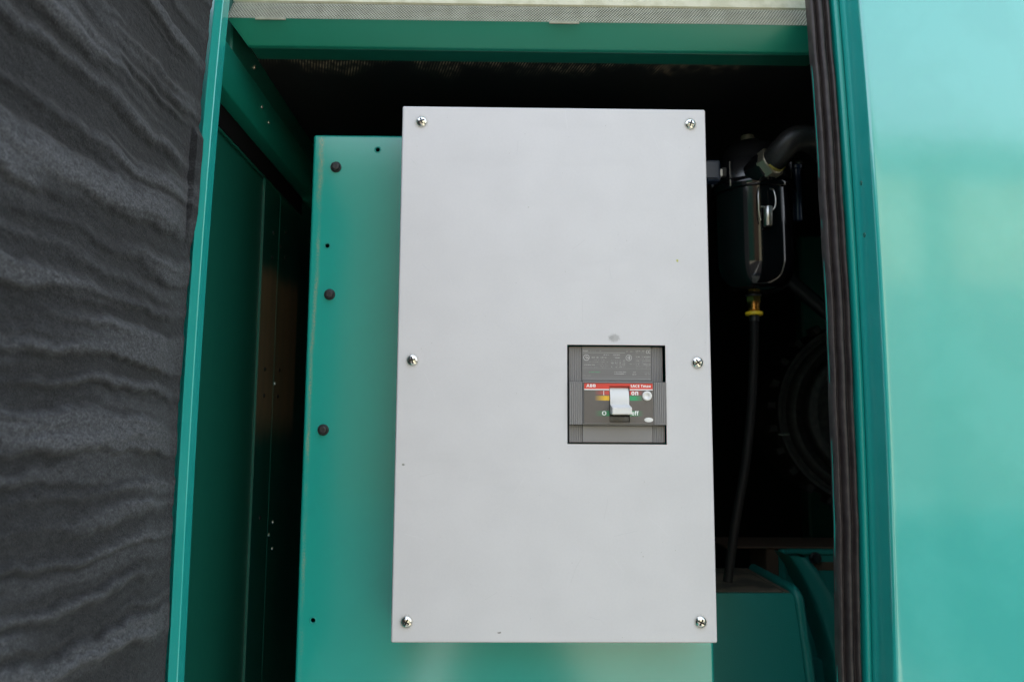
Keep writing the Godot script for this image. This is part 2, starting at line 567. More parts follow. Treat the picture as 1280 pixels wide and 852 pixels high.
	var sec := PackedVector2Array([Vector2(-0.0135, 2.0305), Vector2(-0.0135, 1.9743)])   # (z, y)
	for k in 6:
		var a := -PI / 2 + 0.88 * k / 5.0
		sec.append(Vector2(-0.0095 + 0.004 * cos(a), 1.9783 + 0.004 * sin(a)))
	for k in 5:
		var a := -0.69 + 1.9 * k / 4.0
		sec.append(Vector2(0.0150 + 0.0015 * cos(a), 1.9934 + 0.0015 * sin(a)))
	sec.append_array([Vector2(0.006, 1.998), Vector2(-0.011, 2.0305)])
	b.X = Transform3D(Basis(Vector3(0, 0, 1), Vector3(0, 1, 0), Vector3(-1, 0, 0)), Vector3.ZERO)   # section x runs along z
	b.prism(sec, -0.352, 0.299, 0.75)
	# the left end is cut on a slant along the sloping face
	for k in b.v.size():
		if b.v[k].x < -0.29:
			b.v[k].x = -0.2995 + 0.0155 * clampf((1.9934 - b.v[k].y) / 0.019, 0.0, 1.0)
	obj("header_beam", b, M.header, t)
	b = MB.new()
	b.box(Vector3(-0.284, 1.9748, -0.043), Vector3(0.36, 2.03, -0.0137), 0.002)
	obj("header_lip", b, M.green_dim, t)  # underside of the beam, its shade put into the darker green
	# liner of the roof: black perforated sheet, dust along its front
	b = MB.new()
	b.X = Transform3D(Basis(Vector3(1, 0, 0), Vector3(0, 0, -1), Vector3(0, -1, 0)), Vector3(0, 1.9985, 0))
	b.sheet(-0.2995, 0.0505, 1.19, 1.19, 0.001)
	obj("roof_liner", b, liner_material(), t)
	# perforated vent strip, leaning back above the header, and the pale roof edge above it
	b = MB.new()
	var dir := Vector3(0, 0.0285, -0.0195)
	var ln := dir.length()
	b.X = Transform3D(Basis(Vector3(1, 0, 0), dir / ln, Vector3(1, 0, 0).cross(dir / ln)), Vector3(0, 1.9930, 0.0180))
	perforated(b, -0.2995, 0.352, ln, 0.0033, 0.00128)
	var pv := obj("perforated_vent", b, M.perf, t)
	b = MB.new()
	b.X = Transform3D(Basis(Vector3(1, 0, 0), dir / ln, Vector3(1, 0, 0).cross(dir / ln)), Vector3(0, 1.9930, 0.0180))
	b.box(Vector3(-0.2995, 0.0035, -0.0032), Vector3(0.352, ln, -0.0022), 0.0003)
	obj("vent_backing", b, M.dark, pv)
	for x in [-0.252, 0.068]:
		b = MB.new()
		b.box(Vector3(x - 0.0165, 1.9908, 0.0172), Vector3(x + 0.0165, 1.9934, 0.0188), 0.0003)
		obj("vent_tab", b, M.perf, pv)
	b = MB.new()
	b.box(Vector3(-0.3005, 2.0216, -0.012), Vector3(0.36, 2.09, -0.0008), 0.002)
	obj("roof_edge", b, M.cream, t)
	b = MB.new()
	b.box(Vector3(-0.345, 2.037, -1.215), Vector3(1.22, 2.4, -0.0125), 0.004)
	obj("roof_hood", b, M.green_dim, t)
	# right: frame edge, rubber seal, lip, return and the glossy outer panel
	b = MB.new()
	b.strip([Vector2(0.3546, -0.004), Vector2(0.3546, -0.001), Vector2(0.3551, 0.0005), Vector2(0.3562, 0.001), Vector2(0.3580, 0.0008), Vector2(0.3600, 0.043)], 0.15, 2.03, 40, bow_frame, 0.5)
	b.strip([Vector2(0.3336, 0.0428), Vector2(0.3336, 0.044), Vector2(0.3595, 0.044)], 0.15, 2.03, 40, bow_frame)
	obj("door_frame", b, M.green, t)
	b = MB.new()
	var s2 := [Vector2(0.3336, 0.040)]
	for q in [[0.3338, 0.3385, 0.0075], [0.3392, 0.3405, 0.003], [0.3409, 0.3478, 0.0092], [0.3484, 0.3497, 0.0045], [0.3503, 0.3555, 0.0072]]:
		for k in 8:
			var a: float = PI * (k + 0.5) / 8.0
			s2.append(Vector2(lerpf(q[0], q[1], 0.5 - 0.5 * cos(a)), 0.0445 + q[2] * pow(sin(a), 0.8)))
	s2.append(Vector2(0.3570, 0.044))
	b.strip(s2, 0.2, 2.04, 60, func(y): return bow_frame(y) + 0.0004 * sin(y * 31.0) + 0.0003 * sin(y * 83.0), 0.3)
	obj("door_seal", b, M.rubber, t)
	b = MB.new()
	b.strip([Vector2(0.3572, 0.043), Vector2(0.3574, 0.0525), Vector2(0.3583, 0.0545), Vector2(0.3605, 0.0550), Vector2(0.3625, 0.0545), Vector2(0.3633, 0.053), Vector2(0.3634, 0.050)], 0.15, 2.08, 40, bow_frame, 0.5)
	obj("frame_lip", b, M.green, t)
	b = MB.new()
	var s3 := [Vector2(0.3632, 0.0495), Vector2(0.3672, 0.0845)]
	for k in 6:
		var a := PI / 2 * k / 5.0
		s3.append(Vector2(0.3712 - 0.004 * cos(a), 0.086 + 0.004 * sin(a)))
	for k in 7:
		s3.append(Vector2(0.3712 + 0.004 + 0.14 * k, 0.0901 + 0.0))
	b.strip(s3, 0.1, 2.4, 90, bow_frame, 0.6)
	obj("outer_panel", b, M.exterior, t)
	for q in [1.7986, 1.7452]:
		b = MB.new()
		b.X = Transform3D(Basis(Vector3(0, 0, 1), Vector3(-1, 0, 0), Vector3(0, 1, 0)), Vector3(0.3654 + bow_frame(q), q, 0.068))
		b.lathe([Vector2(0.0024, -0.0004), Vector2(0.0022, 0.0005), Vector2(0.0015, 0.0005), Vector2(0.001, -0.0004), Vector2(0, -0.0004)], 14)
		obj("blind_rivet", b, M.green_dim, t)


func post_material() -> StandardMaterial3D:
	# darkened green paint with a brown reflection painted in halfway up
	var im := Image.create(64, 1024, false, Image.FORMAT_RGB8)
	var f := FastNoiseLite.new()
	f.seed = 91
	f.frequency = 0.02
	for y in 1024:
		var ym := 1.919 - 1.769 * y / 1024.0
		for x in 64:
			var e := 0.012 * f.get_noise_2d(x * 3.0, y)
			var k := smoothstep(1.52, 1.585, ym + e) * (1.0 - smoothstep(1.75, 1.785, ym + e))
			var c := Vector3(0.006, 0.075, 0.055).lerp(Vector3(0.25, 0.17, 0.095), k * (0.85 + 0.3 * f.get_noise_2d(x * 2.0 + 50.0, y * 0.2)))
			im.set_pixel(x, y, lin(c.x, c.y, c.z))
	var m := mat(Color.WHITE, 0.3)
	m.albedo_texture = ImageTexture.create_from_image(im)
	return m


func perforated(b: MB, x0: float, x1: float, h: float, pitch: float, r: float) -> void:
	var rows := int(h / (pitch * 0.866))
	var dy := h / rows
	for j in rows:
		var y := dy * (j + 0.5)
		var off := pitch / 2 if j % 2 else 0.0
		var n := int((x1 - x0) / pitch)
		var Z := Vector3(0, 0, 1)
		for i in n:
			var cx := x0 + pitch * (i + 0.5) + off
			var c := Vector3(cx, y, 0)
			for k in 8:
				var e0 := Vector3(cos(TAU * k / 8), sin(TAU * k / 8), 0)
				var e1 := Vector3(cos(TAU * (k + 1) / 8), sin(TAU * (k + 1) / 8), 0)
				var q0 := _to_cell(e0, pitch / 2, dy / 2)
				var q1 := _to_cell(e1, pitch / 2, dy / 2)
				b.face([c + q0, c + q1, c + e1 * r, c + e0 * r], Z)
				b.quad([c + e0 * r, c + e1 * r, c + e1 * r - Z * 0.0008, c + e0 * r - Z * 0.0008], [-e0, -e1, -e1, -e0])
	b.face([Vector3(x0, 0, -0.0008), Vector3(x0, h, -0.0008), Vector3(x0, h, 0), Vector3(x0, 0, 0)], Vector3(-1, 0, 0))

func _to_cell(e: Vector3, hx: float, hy: float) -> Vector3:
	# 8 directions: sides go to the middle of the cell's side, diagonals to its corner
	if absf(e.x) > 0.5 and absf(e.y) > 0.5:
		return Vector3(signf(e.x) * hx, signf(e.y) * hy, 0)
	return Vector3(hx * e.x, hy * e.y, 0)


func liner_material() -> StandardMaterial3D:
	var W := 2048
	var H := 1024
	var im := Image.create(W, H, false, Image.FORMAT_RGB8)
	var f := FastNoiseLite.new()
	f.seed = 41
	f.frequency = 0.006
	f.fractal_octaves = 4
	var g := FastNoiseLite.new()
	g.seed = 42
	g.frequency = 0.05
	var base := lin(0.006, 0.006, 0.006)
	var hole := lin(0.0015, 0.0015, 0.0015)
	var dust := lin(0.42, 0.32, 0.20)
	for y in H:
		var back := (1.0 - float(y) / H) * 1.14          # metres behind the header
		for x in W:
			var xm := float(x) / W * 1.49
			var c := base
			var k: float = 1.5 * f.get_noise_2d(x * 1.0, y * 0.8) + 0.85 - maxf(back - 0.040, 0.0) / 0.036 - 0.45 * clampf(xm - 0.35, 0.0, 1.0)
			if k > 0.0:
				# dust sits between the rows of holes
				var line: float = 0.5 + 0.5 * sin((xm + back * 0.25) / 0.0036 * TAU)
				c = base.lerp(dust, clampf(k * 1.6, 0, 1) * smoothstep(0.35, 0.8, line) * clampf(0.55 + g.get_noise_2d(x, y), 0, 1))
			elif back > 0.06 and (x % 5) < 2 and (y % 4) < 2:
				c = hole
			im.set_pixel(x, y, c)
	var m := mat(Color.WHITE, 0.7)
	m.albedo_texture = ImageTexture.create_from_image(im)
	return m


func open_door() -> void:
	var t := thing("open_door", "open green enclosure door lined with wrinkled dark grey foam fabric", "door", Vector3(-0.33, 0.2, 0.06))
	# the folded edge of the door
	var b := MB.new()
	b.strip([Vector2(-0.3070, 0.0625), Vector2(-0.3068, 0.0652), Vector2(-0.3062, 0.066), Vector2(-0.2981, 0.066), Vector2(-0.2975, 0.0657), Vector2(-0.2973, 0.065), Vector2(-0.2973, 0.050), Vector2(-0.298, 0.048), Vector2(-0.345, 0.048)], 0.2, 2.06, 50, bow_door, 0.995)
	obj("door_edge", b, M.exterior, t)
	b = MB.new()
	b.X = Transform3D(Basis(Vector3.UP, -0.09), Vector3(-0.345, 0, 0.05))
	b.box(Vector3(-0.004, 0.2, 0.0), Vector3(0.0, 2.06, 0.93), 0.001)
	obj("door_skin", b, M.green, t)
	obj("foam_liner", foam(), foam_material(), t)


func foam() -> MB:
	var b := MB.new()
	var wr := FastNoiseLite.new()
	wr.seed = 77
	wr.frequency = 1.0
	wr.fractal_octaves = 3
	var wd := FastNoiseLite.new()
	wd.seed = 79
	wd.frequency = 1.0
	wd.fractal_octaves = 2
	wd.fractal_gain = 0.35
	var fz := FastNoiseLite.new()
	fz.seed = 78
	fz.frequency = 1.0
	fz.fractal_octaves = 3
	var NZ := 240
	var NY := 640
	var y0 := 1.08
	var y1 := 2.06
	var P := []
	var dust := PackedFloat32Array()
	for j in NY + 1:
		var y := lerpf(y0, y1, float(j) / NY)
		var row := PackedVector3Array()
		for i in NZ + 1:
			var s := 0.88 * pow(float(i) / NZ, 1.25)
			# wrinkles run across the door, steeper towards its top
			var yy := y - s * 0.32 * maxf(0.0, y - 1.62) + 0.010 * wr.get_noise_2d(s * 7.0, y * 4.0) + 0.0025 * fz.get_noise_2d(s * 30.0, y * 20.0)
			var d := smoothstep(-0.12, 0.42, wd.get_noise_3d(s * 1.7, yy * 36.0, 4.0))
			var d2 := smoothstep(-0.1, 0.5, wd.get_noise_3d(s * 3.6 + 40.0, yy * 44.0, 9.0))
			var grow := clampf(s / 0.05, 0.25, 1.0)
			var h := (0.0046 * d + 0.0019 * d2) * grow + 0.0004 * fz.get_noise_2d(s * 220.0, y * 260.0) + 0.003 * wr.get_noise_2d(s * 4.0 + 9.0, y * 4.0)
			var x := -0.3105 - s * 0.10 + h + bow_door(y)
			var z := 0.0645 + s
			if s < 0.012:
				# the fabric's edge; between 1.73 and 1.85 it has come loose and bulges over the door's edge
				var loose := smoothstep(1.72, 1.765, y) * (1.0 - smoothstep(1.835, 1.85, y))
				x = lerpf(x, -0.3035 + bow_door(y) + 0.0012 * wr.get_noise_2d(y * 14.0, 2.0) - s * 0.25, loose)
				z += loose * 0.003
				if i == 0:
					x = minf(x, -0.3062 + bow_door(y) + loose * 0.0035)
			row.append(Vector3(x, y, z))
			dust.append(clampf((0.66 * pow(d, 3.2) + 0.34 * pow(d2, 2.2)) * (0.35 + 0.65 * grow) * (1.0 + 1.1 * fz.get_noise_2d(s * 170.0, y * 230.0)) + 0.22 * fz.get_noise_2d(s * 60.0 + 7.0, y * 120.0), 0.0, 1.0))
		P.append(row)
	var nr := func(j: int, i: int) -> Vector3:
		var a: Vector3 = P[mini(j + 1, NY)][i] - P[maxi(j - 1, 0)][i]
		var c: Vector3 = P[j][mini(i + 1, NZ)] - P[j][maxi(i - 1, 0)]
		var q := a.cross(c).normalized()
		return q if q.x > 0 else -q
	var N := []
	for j in NY + 1:
		var row := PackedVector3Array()
		for i in NZ + 1:
			row.append(nr.call(j, i))
		N.append(row)
	for j in NY:
		for i in NZ:
			var u := []
			for q in [P[j][i], P[j][i + 1], P[j + 1][i + 1], P[j + 1][i]]:
				u.append(Vector2(q.z, q.y))
			var k := [[j, i], [j, i + 1], [j + 1, i + 1], [j + 1, i]]
			for tr in [[0, 1, 2], [0, 2, 3]]:
				var p := [P[k[tr[0]][0]][k[tr[0]][1]], P[k[tr[1]][0]][k[tr[1]][1]], P[k[tr[2]][0]][k[tr[2]][1]]]
				var m := [N[k[tr[0]][0]][k[tr[0]][1]], N[k[tr[1]][0]][k[tr[1]][1]], N[k[tr[2]][0]][k[tr[2]][1]]]
				var before := b.v.size()
				b.tri(p[0], p[1], p[2], m[0], m[1], m[2], u[tr[0]], u[tr[1]], u[tr[2]])
				for w in range(before, b.v.size()):
					var q := 0
					for h in 3:
						if b.v[w] == p[h]: q = h
					var dd: float = dust[k[tr[q]][0] * (NZ + 1) + k[tr[q]][1]]
					var v := lerpf(0.10, 0.50, dd)
					b.c.append(Color(v, v * 1.0, v * 0.93))
	return b


func foam_material() -> StandardMaterial3D:
	var m := StandardMaterial3D.new()
	m.roughness = 0.95
	m.metallic_specular = 0.25
	m.rim_enabled = true
	m.rim = 0.25
	m.rim_tint = 0.3
	tinted(m, 0.10, 51, lin(0.075, 0.079, 0.098), lin(0.205, 0.214, 0.240), 0.25, 0.8)
	m.vertex_color_use_as_albedo = true
	bumpy(m, noise_tex(0.09, 52, true, 6.0, 1024, 4), 0.7, 7.0)
	return m


func breaker_box() -> void:
	var t := thing("mounting_box", "green box with black bolts behind the grey cover", "breaker box", Vector3(0.009, 1.0, -0.14))
	var x0 := -0.2195
	var x1 := 0.2375
	var y1 := 1.893
	var b := MB.new()
	b.X = Transform3D(Basis.IDENTITY, Vector3(0, 0, -0.07))
	var holes := [[-0.1463, 1.8782, 0.0026], [-0.2021, 1.7617, 0.0026], [-0.2046, 1.339, 0.0026]]
	b.sheet(x0, 1.0, x1, y1, 0.002, holes)
	obj("front_plate", b, panel_material(), t)
	b = MB.new()
	b.X = Transform3D(Basis.IDENTITY, Vector3(0, 0, -0.07))
	b.fold(x0, 1.0, x1, y1, 0.003, 0.19)
	obj("folded_side", b, M.green, t)
	for h in holes:
		b = MB.new()
		b.X = Transform3D(Basis(Vector3.RIGHT, PI / 2), Vector3(h[0], h[1], -0.07))
		b.lathe([Vector2(0.0041, 0.0), Vector2(0.0038, 0.0004), Vector2(0.0033, 0.0007), Vector2(0.0027, 0.0003), Vector2(0.0025, -0.002)], 18, 0.3)
		obj("hole_rim", b, M.green, t)
		b = MB.new()
		b.box(Vector3(h[0] - 0.01, h[1] - 0.01, -0.10), Vector3(h[0] + 0.01, h[1] + 0.01, -0.09), 0.001)
		obj("hole_backing", b, M.dark, t)
	for h in [[-0.1948, 1.8562], [-0.1975, 1.704], [-0.1999, 1.5483]]:
		b = MB.new()
		b.X = Transform3D(Basis(Vector3.RIGHT, PI / 2), Vector3(h[0], h[1], -0.07))
		b.lathe([Vector2(0.0064, 0.0), Vector2(0.0064, 0.0012), Vector2(0.0058, 0.0018), Vector2(0.0050, 0.0018)], 20, 0.5)
		var hx := PackedVector2Array()
		for k in 6:
			hx.append(Vector2(cos(TAU * k / 6 + 0.4), sin(TAU * k / 6 + 0.4)) * 0.0054)
		b.X = Transform3D(Basis.IDENTITY, Vector3(h[0], h[1], -0.07))
		b.prism(hx, 0.001, 0.0052)
		b.X = Transform3D(Basis(Vector3.RIGHT, PI / 2), Vector3(h[0], h[1], -0.0648))
		b.lathe([Vector2(0.0046, 0.0), Vector2(0.0042, 0.0006), Vector2(0.002, 0.0004), Vector2(0, 0.0002)], 18, 0.3)
		obj("bolt", b, M.bolt, t)


func panel_material() -> StandardMaterial3D:
	var W := 1024
	var H := 2048
	var im := Image.create(W, H, false, Image.FORMAT_RGB8)
	var f := FastNoiseLite.new()
	f.seed = 61
	f.frequency = 0.012
	var g := FastNoiseLite.new()
	g.seed = 62
	g.frequency = 0.25
	g.fractal_octaves = 3
	var base := Vector3(0.006, 0.325, 0.268)
	var dust := Vector3(0.36, 0.33, 0.20)
	for y in H:
		var ym := 1.893 - 0.893 * y / H
		var mid := 0.0062 + 0.0012 * f.get_noise_2d(3.0, y * 0.25) - 0.0035 * smoothstep(1.75, 1.62, ym)
		var amount := smoothstep(1.895, 1.86, ym) * 0.0 + 0.75 * clampf(0.7 + 2.0 * f.get_noise_2d(90.0, y * 0.4), 0.1, 1.1)
		amount *= lerpf(0.25, 1.0, smoothstep(1.33, 1.45, ym))
		amount *= 1.0 - 0.75 * smoothstep(1.84, 1.80, ym) * smoothstep(1.755, 1.79, ym)
		var wide := 0.0026 if ym > 1.8 else 0.0018
		for x in W:
			var xm := 0.457 * x / W
			var k := 0.0
			if xm < 0.03:
				var q := (xm - mid) / wide
				q += 0.7 * f.get_noise_2d(400.0 + x, y * 1.3)
				k = amount * exp(-q * q) * clampf(0.55 + 2.2 * g.get_noise_2d(x * 1.3, y * 0.9), 0, 1)
			var c := base * (1.0 + 0.03 * f.get_noise_2d(x * 0.3, y * 0.3))
			c = c.lerp(dust, clampf(k, 0, 1))
			im.set_pixel(x, y, lin(c.x, c.y, c.z))
	var m := mat(Color.WHITE, 0.13, 0.0, 0.9)
	m.albedo_texture = ImageTexture.create_from_image(im)
	return m


func screw(at: Vector3, turn: float, parent: Node3D) -> void:
	var c := CSGCombiner3D.new()
	c.name = "screw"
	c.position = at - parent.position
	c.rotation.z = turn
	var s := CSGSphere3D.new()
	s.radius = 0.0063
	s.radial_segments = 32
	s.rings = 24
	s.scale = Vector3(1, 1, 0.58)
	s.material = M.zinc
	s.name = "head"
	c.add_child(s)
	for k in 2:
		var x := CSGBox3D.new()
		x.operation = CSGShape3D.OPERATION_SUBTRACTION
		x.size = Vector3(0.0072, 0.0016, 0.005) if k == 0 else Vector3(0.0016, 0.0072, 0.005)
		x.position = Vector3(0, 0, 0.0040)
		x.material = M.bolt
		x.name = "slot" if k == 0 else "cross_slot"
		c.add_child(x)
	parent.add_child(c, true)


func cover() -> void:
	var t := thing("breaker_cover", "light grey rectangular metal cover with six screws around the breaker window", "cover plate", Vector3(0.0584, 1.3333, -0.035))
	var r := 0.002
	var x0 := -0.1089 + r
	var x1 := 0.2257 - r
	var y0 := 1.3333 + r
	var y1 := 1.9029 - r
	var b := MB.new()
	b.sheet(x0, y0, x1, y1, 0.0016, [], [[0.0719, 1.5350, 0.1770, 1.6401]])
	obj("front_plate", b, cover_material(), t)
	b = MB.new()
	b.fold(x0, y0, x1, y1, r, 0.0692)
	obj("folded_side", b, M.grey, t)
	var turn := [0.35, -0.3, 0.25, 0.6, 1.1, -0.5]
	var k := 0
	for q in [[-0.0876, 1.885], [0.2087, 1.8859], [-0.0926, 1.6223], [0.2111, 1.6218], [-0.0933, 1.354], [0.2088, 1.3545]]:
		screw(Vector3(q[0], q[1], 0.0), turn[k], t)
		k += 1


func cover_material() -> StandardMaterial3D:
	var W := 1024
	var H := 1740
	var im := Image.create(W, H, false, Image.FORMAT_RGB8)
	var f := FastNoiseLite.new()
	f.seed = 71
	f.frequency = 0.004
	var g := FastNoiseLite.new()
	g.seed = 72
	g.frequency = 0.09
	for y in H:
		for x in W:
			var k := 1.0 + 0.04 * f.get_noise_2d(x, y) + 0.02 * g.get_noise_2d(x, y) - 0.05 * maxf(0.0, f.get_noise_2d(x * 0.5 + 900.0, y * 2.0) - 0.25)
			im.set_pixel(x, y, lin(0.585 * k, 0.572 * k, 0.575 * k))
	# the smudge over the window, a chip, a yellow fleck and small specks: [x m, y m, rx, ry, r, g, b, strength]
	for s in [[0.1221, 1.6478, 0.0062, 0.0045, 0.30, 0.29, 0.28, 0.6], [0.1190, 1.6480, 0.003, 0.0022, 0.25, 0.25, 0.25, 0.35], [-0.1000, 1.5130, 0.0016, 0.0013, 0.16, 0.17, 0.14, 0.8], [0.1914, 1.7325, 0.0013, 0.0016, 0.42, 0.42, 0.08, 0.9], [0.0013, 1.3435, 0.0021, 0.0006, 0.12, 0.11, 0.10, 0.85], [0.0024, 1.3440, 0.0009, 0.0006, 0.12, 0.11, 0.10, 0.8], [0.150, 1.42, 0.0008, 0.0006, 0.3, 0.28, 0.25, 0.6], [0.03, 1.79, 0.0007, 0.0009, 0.35, 0.33, 0.3, 0.5]]:
		var cx := (s[0] as float + 0.1069) / 0.3306 * W
		var cy := (1.9009 - (s[1] as float)) / 0.5656 * H
		var rx: float = s[2] / 0.3306 * W
		var ry: float = s[3] / 0.5656 * H
		for y in range(int(cy - ry * 1.6), int(cy + ry * 1.6) + 1):
			for x in range(int(cx - rx * 1.6), int(cx + rx * 1.6) + 1):
				if x < 0 or y < 0 or x >= W or y >= H: continue
				var d := Vector2((x - cx) / rx, (y - cy) / ry).length() + 0.35 * g.get_noise_2d(x * 1.5, y * 1.5)
				var k: float = s[7] * (1.0 - smoothstep(0.6, 1.15, d))
				if k > 0: im.set_pixel(x, y, im.get_pixel(x, y).lerp(lin(s[4], s[5], s[6]), k))
	# scuffed rings round the screws, and a few fine scratches
	var rng := RandomNumberGenerator.new()
	rng.seed = 11
	for q in [[-0.0876, 1.885], [0.2087, 1.8859], [-0.0926, 1.6223], [0.2111, 1.6218], [-0.0933, 1.354], [0.2088, 1.3545]]:
		var cx: float = (q[0] + 0.1069) / 0.3306 * W
		var cy: float = (1.9009 - q[1]) / 0.5656 * H
		for n in 260:
			var a := rng.randf() * TAU
			var rr := 19.0 + absf(rng.randfn(0.0, 3.2))
			var px := int(cx + cos(a) * rr)
			var py := int(cy + sin(a) * rr)
			if px >= 0 and py >= 0 and px < W and py < H:
				im.set_pixel(px, py, im.get_pixel(px, py).lerp(lin(0.30, 0.28, 0.26), 0.45))
	for n in 26:
		var p := Vector2(rng.randf() * W, rng.randf() * H)
		var d := Vector2.from_angle(rng.randf() * TAU)
		var col := lin(0.68, 0.67, 0.68) if n % 2 else lin(0.45, 0.44, 0.44)
		for w in rng.randi_range(20, 90):
			p += d
			d = d.rotated(rng.randfn(0.0, 0.02))
			if p.x >= 0 and p.y >= 0 and p.x < W and p.y < H:
				im.set_pixel(int(p.x), int(p.y), im.get_pixel(int(p.x), int(p.y)).lerp(col, 0.5))
	for n in 60:
		im.fill_rect(Rect2i(rng.randi_range(2, W - 4), rng.randi_range(2, H - 4), rng.randi_range(1, 2), rng.randi_range(1, 2)), lin(0.36, 0.34, 0.31))
	var m := mat(Color.WHITE, 0.46, 0.0, 0.45)
	m.albedo_texture = ImageTexture.create_from_image(im)
	return m


# the breaker's face is laid out in millimetres from the window's upper left corner
func mm(u: float, v: float, z: float) -> Vector3:
	return Vector3(0.0719 + u * 0.001, 1.6401 - v * 0.001, z)

func ribbed(b: MB, u0: float, u1: float, v0: float, v1: float, z: float, count: int) -> void:
	var w := (u1 - u0) / count
	for k in count:
		b.box(mm(u0 + w * k + 0.22, v1 - 0.2, z - 0.004), mm(u0 + w * (k + 1) - 0.22, v0 + 0.2, z), 0.0003)

func breaker() -> void:
	var t := thing("circuit_breaker", "grey moulded circuit breaker with a white toggle in the cover window", "circuit breaker", Vector3(0.1244, 1.5350, -0.03))
	var b := MB.new()
	b.box(mm(1.8, 104.0, -0.06), mm(103.6, 1.0, -0.0105), 0.0008)
	obj("body", b, M.plastic, t)
	# upper, middle and lower tiers
	b = MB.new()
	b.box(mm(16, 39.0, -0.012), mm(91, 1.2, -0.0055), 0.0006)
	obj("upper_tier", b, M.plastic, t)
	b = MB.new()
	# four blocks round the toggle's slot
	b.box(mm(16.2, 85.0, -0.0115), mm(43.4, 39.4, 0.0025), 0.0004)
	b.box(mm(66.6, 85.0, -0.0115), mm(91.2, 39.4, 0.0025), 0.0004)
	b.box(mm(43.4, 43.6, -0.0115), mm(66.6, 39.4, 0.0025), 0.0004)
	b.box(mm(43.4, 85.0, -0.0115), mm(66.6, 82.2, 0.0025), 0.0004)
	obj("middle_tier", b, M.plastic, t)
	b = MB.new()
	b.box(mm(16, 103.6, -0.012), mm(91, 85.2, -0.0035), 0.0008)
	obj("lower_tier", b, M.plastic, t)
	for q in [[2.4, 15.8, 1.2, 39.2, -0.006], [91.2, 103.2, 1.2, 39.2, -0.006], [1.9, 16.0, 39.4, 85.0, 0.0025], [91.4, 105.2, 39.4, 85.0, 0.0025], [2.2, 15.8, 85.2, 103.6, -0.004], [91.2, 104.0, 85.2, 103.6, -0.004]]:
		b = MB.new()
		ribbed(b, q[0], q[1], q[2], q[3], q[4], 7)
		b.box(mm(q[0] + 0.1, q[3] - 0.3, -0.0112), mm(q[1] - 0.1, q[2] + 0.3, q[4] - 0.0009), 0.0003)
		obj("ribbed_side", b, M.plastic, t)
	# printed plates
	b = MB.new()
	plate(b, 16.6, 3.0, 90.4, 37.8, -0.0052)
	obj("rating_label", b, rating_print(), t)
	b = MB.new()
	plate_with_slot(b, 17.6, 41.0, 90.6, 83.2, 0.0029, 44.3, 44.0, 65.8, 81.8)
	var fp := obj("face_plate", b, face_print(), t)
	b = MB.new()
	for q in [[17.0, 40.4, 91.2, 41.0], [17.0, 83.2, 91.2, 83.8], [17.0, 41.0, 17.6, 83.2], [90.6, 41.0, 91.2, 83.2]]:
		b.box(mm(q[0], q[3], 0.002), mm(q[2], q[1], 0.0036), 0.0001)
	obj("plate_rim", b, M.plastic_dark, t)
	# the slot the toggle moves in: four walls and a floor
	b = MB.new()
	b.box(mm(44.3, 81.8, -0.0100), mm(65.8, 44.0, -0.0092), 0.0001)
	b.box(mm(43.5, 81.8, -0.0092), mm(44.25, 44.0, 0.0027), 0.0001)
	b.box(mm(65.85, 81.8, -0.0092), mm(66.5, 44.0, 0.0027), 0.0001)
	obj("toggle_slot", b, M.plastic_dark, t)
	b = MB.new()
	b.box(mm(44.6, 81.4, -0.006), mm(65.5, 76.0, 0.0012), 0.0004)
	obj("slot_shutter", b, M.plastic_dark, t)
	b = MB.new()
	b.box(mm(44.6, 46.2, -0.006), mm(65.5, 44.1, 0.0), 0.0003)
	obj("slot_flag", b, mat(lin(0.5, 0.04, 0.03), 0.5), t)
	# toggle: a curved shield and the lever that stands out below it, one moulding
	b = MB.new()
	var sec := PackedVector2Array()
	for k in 9:    # (z, y) of the side outline
		var a := k / 8.0
		sec.append(Vector2(lerpf(0.000, 0.0045, a) + 0.0016 * sin(a * PI), 1.6401 - 0.001 * lerpf(46.0, 63.5, a)))
	for q in [[0.0085, 64.4], [0.0165, 66.0], [0.0235, 67.0], [0.0245, 67.6], [0.0245, 73.4], [0.0238, 74.2], [0.0220, 74.4], [0.008, 73.6], [0.0005, 73.0], [-0.009, 72.0], [-0.009, 46.0]]:
		sec.append(Vector2(q[0] * (0.86 if q[0] > 0.01 else 1.0), 1.6401 - 0.001 * q[1]))
	b.X = Transform3D(Basis(Vector3(0, 0, 1), Vector3(0, 1, 0), Vector3(-1, 0, 0)), Vector3.ZERO)
	b.prism(sec, -(0.0719 + 0.0650), -(0.0719 + 0.0450), 0.8)
	obj("toggle", b, M.toggle, t)
	# print that stands on the plate
	var zt := 0.0031
	words("lettering", "ABB", mm(24.9, 43.75, zt), 0.0098, 0.0032, M.ink, fp_parent(t), 900)
	words("lettering", "SACE Tmax", mm(77.6, 43.9, zt), 0.0216, 0.0030, M.ink, t, 700)
	words("lettering", "I", mm(38.3, 51.4, zt), 0.0010, 0.0042, M.ink, t, 700)
	words("lettering", "on", mm(71.2, 51.6, zt), 0.0072, 0.0040, M.ink, t, 700)
	words("lettering", "O", mm(38.6, 72.6, zt), 0.0046, 0.0044, M.ink, t, 700)
	words("lettering", "off", mm(71.4, 72.4, zt), 0.0072, 0.0046, M.ink, t, 700)
	b = MB.new()
	b.X = Transform3D(Basis(Vector3.RIGHT, PI / 2), mm(84.2, 54.2, 0.0029))
	b.lathe([Vector2(0.0051, 0.0), Vector2(0.0051, 0.0007), Vector2(0.0047, 0.0011), Vector2(0.0024, 0.0011), Vector2(0.0021, 0.0006), Vector2(0, 0.0006)], 28, 0.5)
	obj("test_button", b, M.white, t)
	b = MB.new()
	b.X = Transform3D(Basis(Vector3.RIGHT, PI / 2).scaled(Vector3(1.0, 0.5, 1.0)), mm(85.6, 79.4, 0.0029))
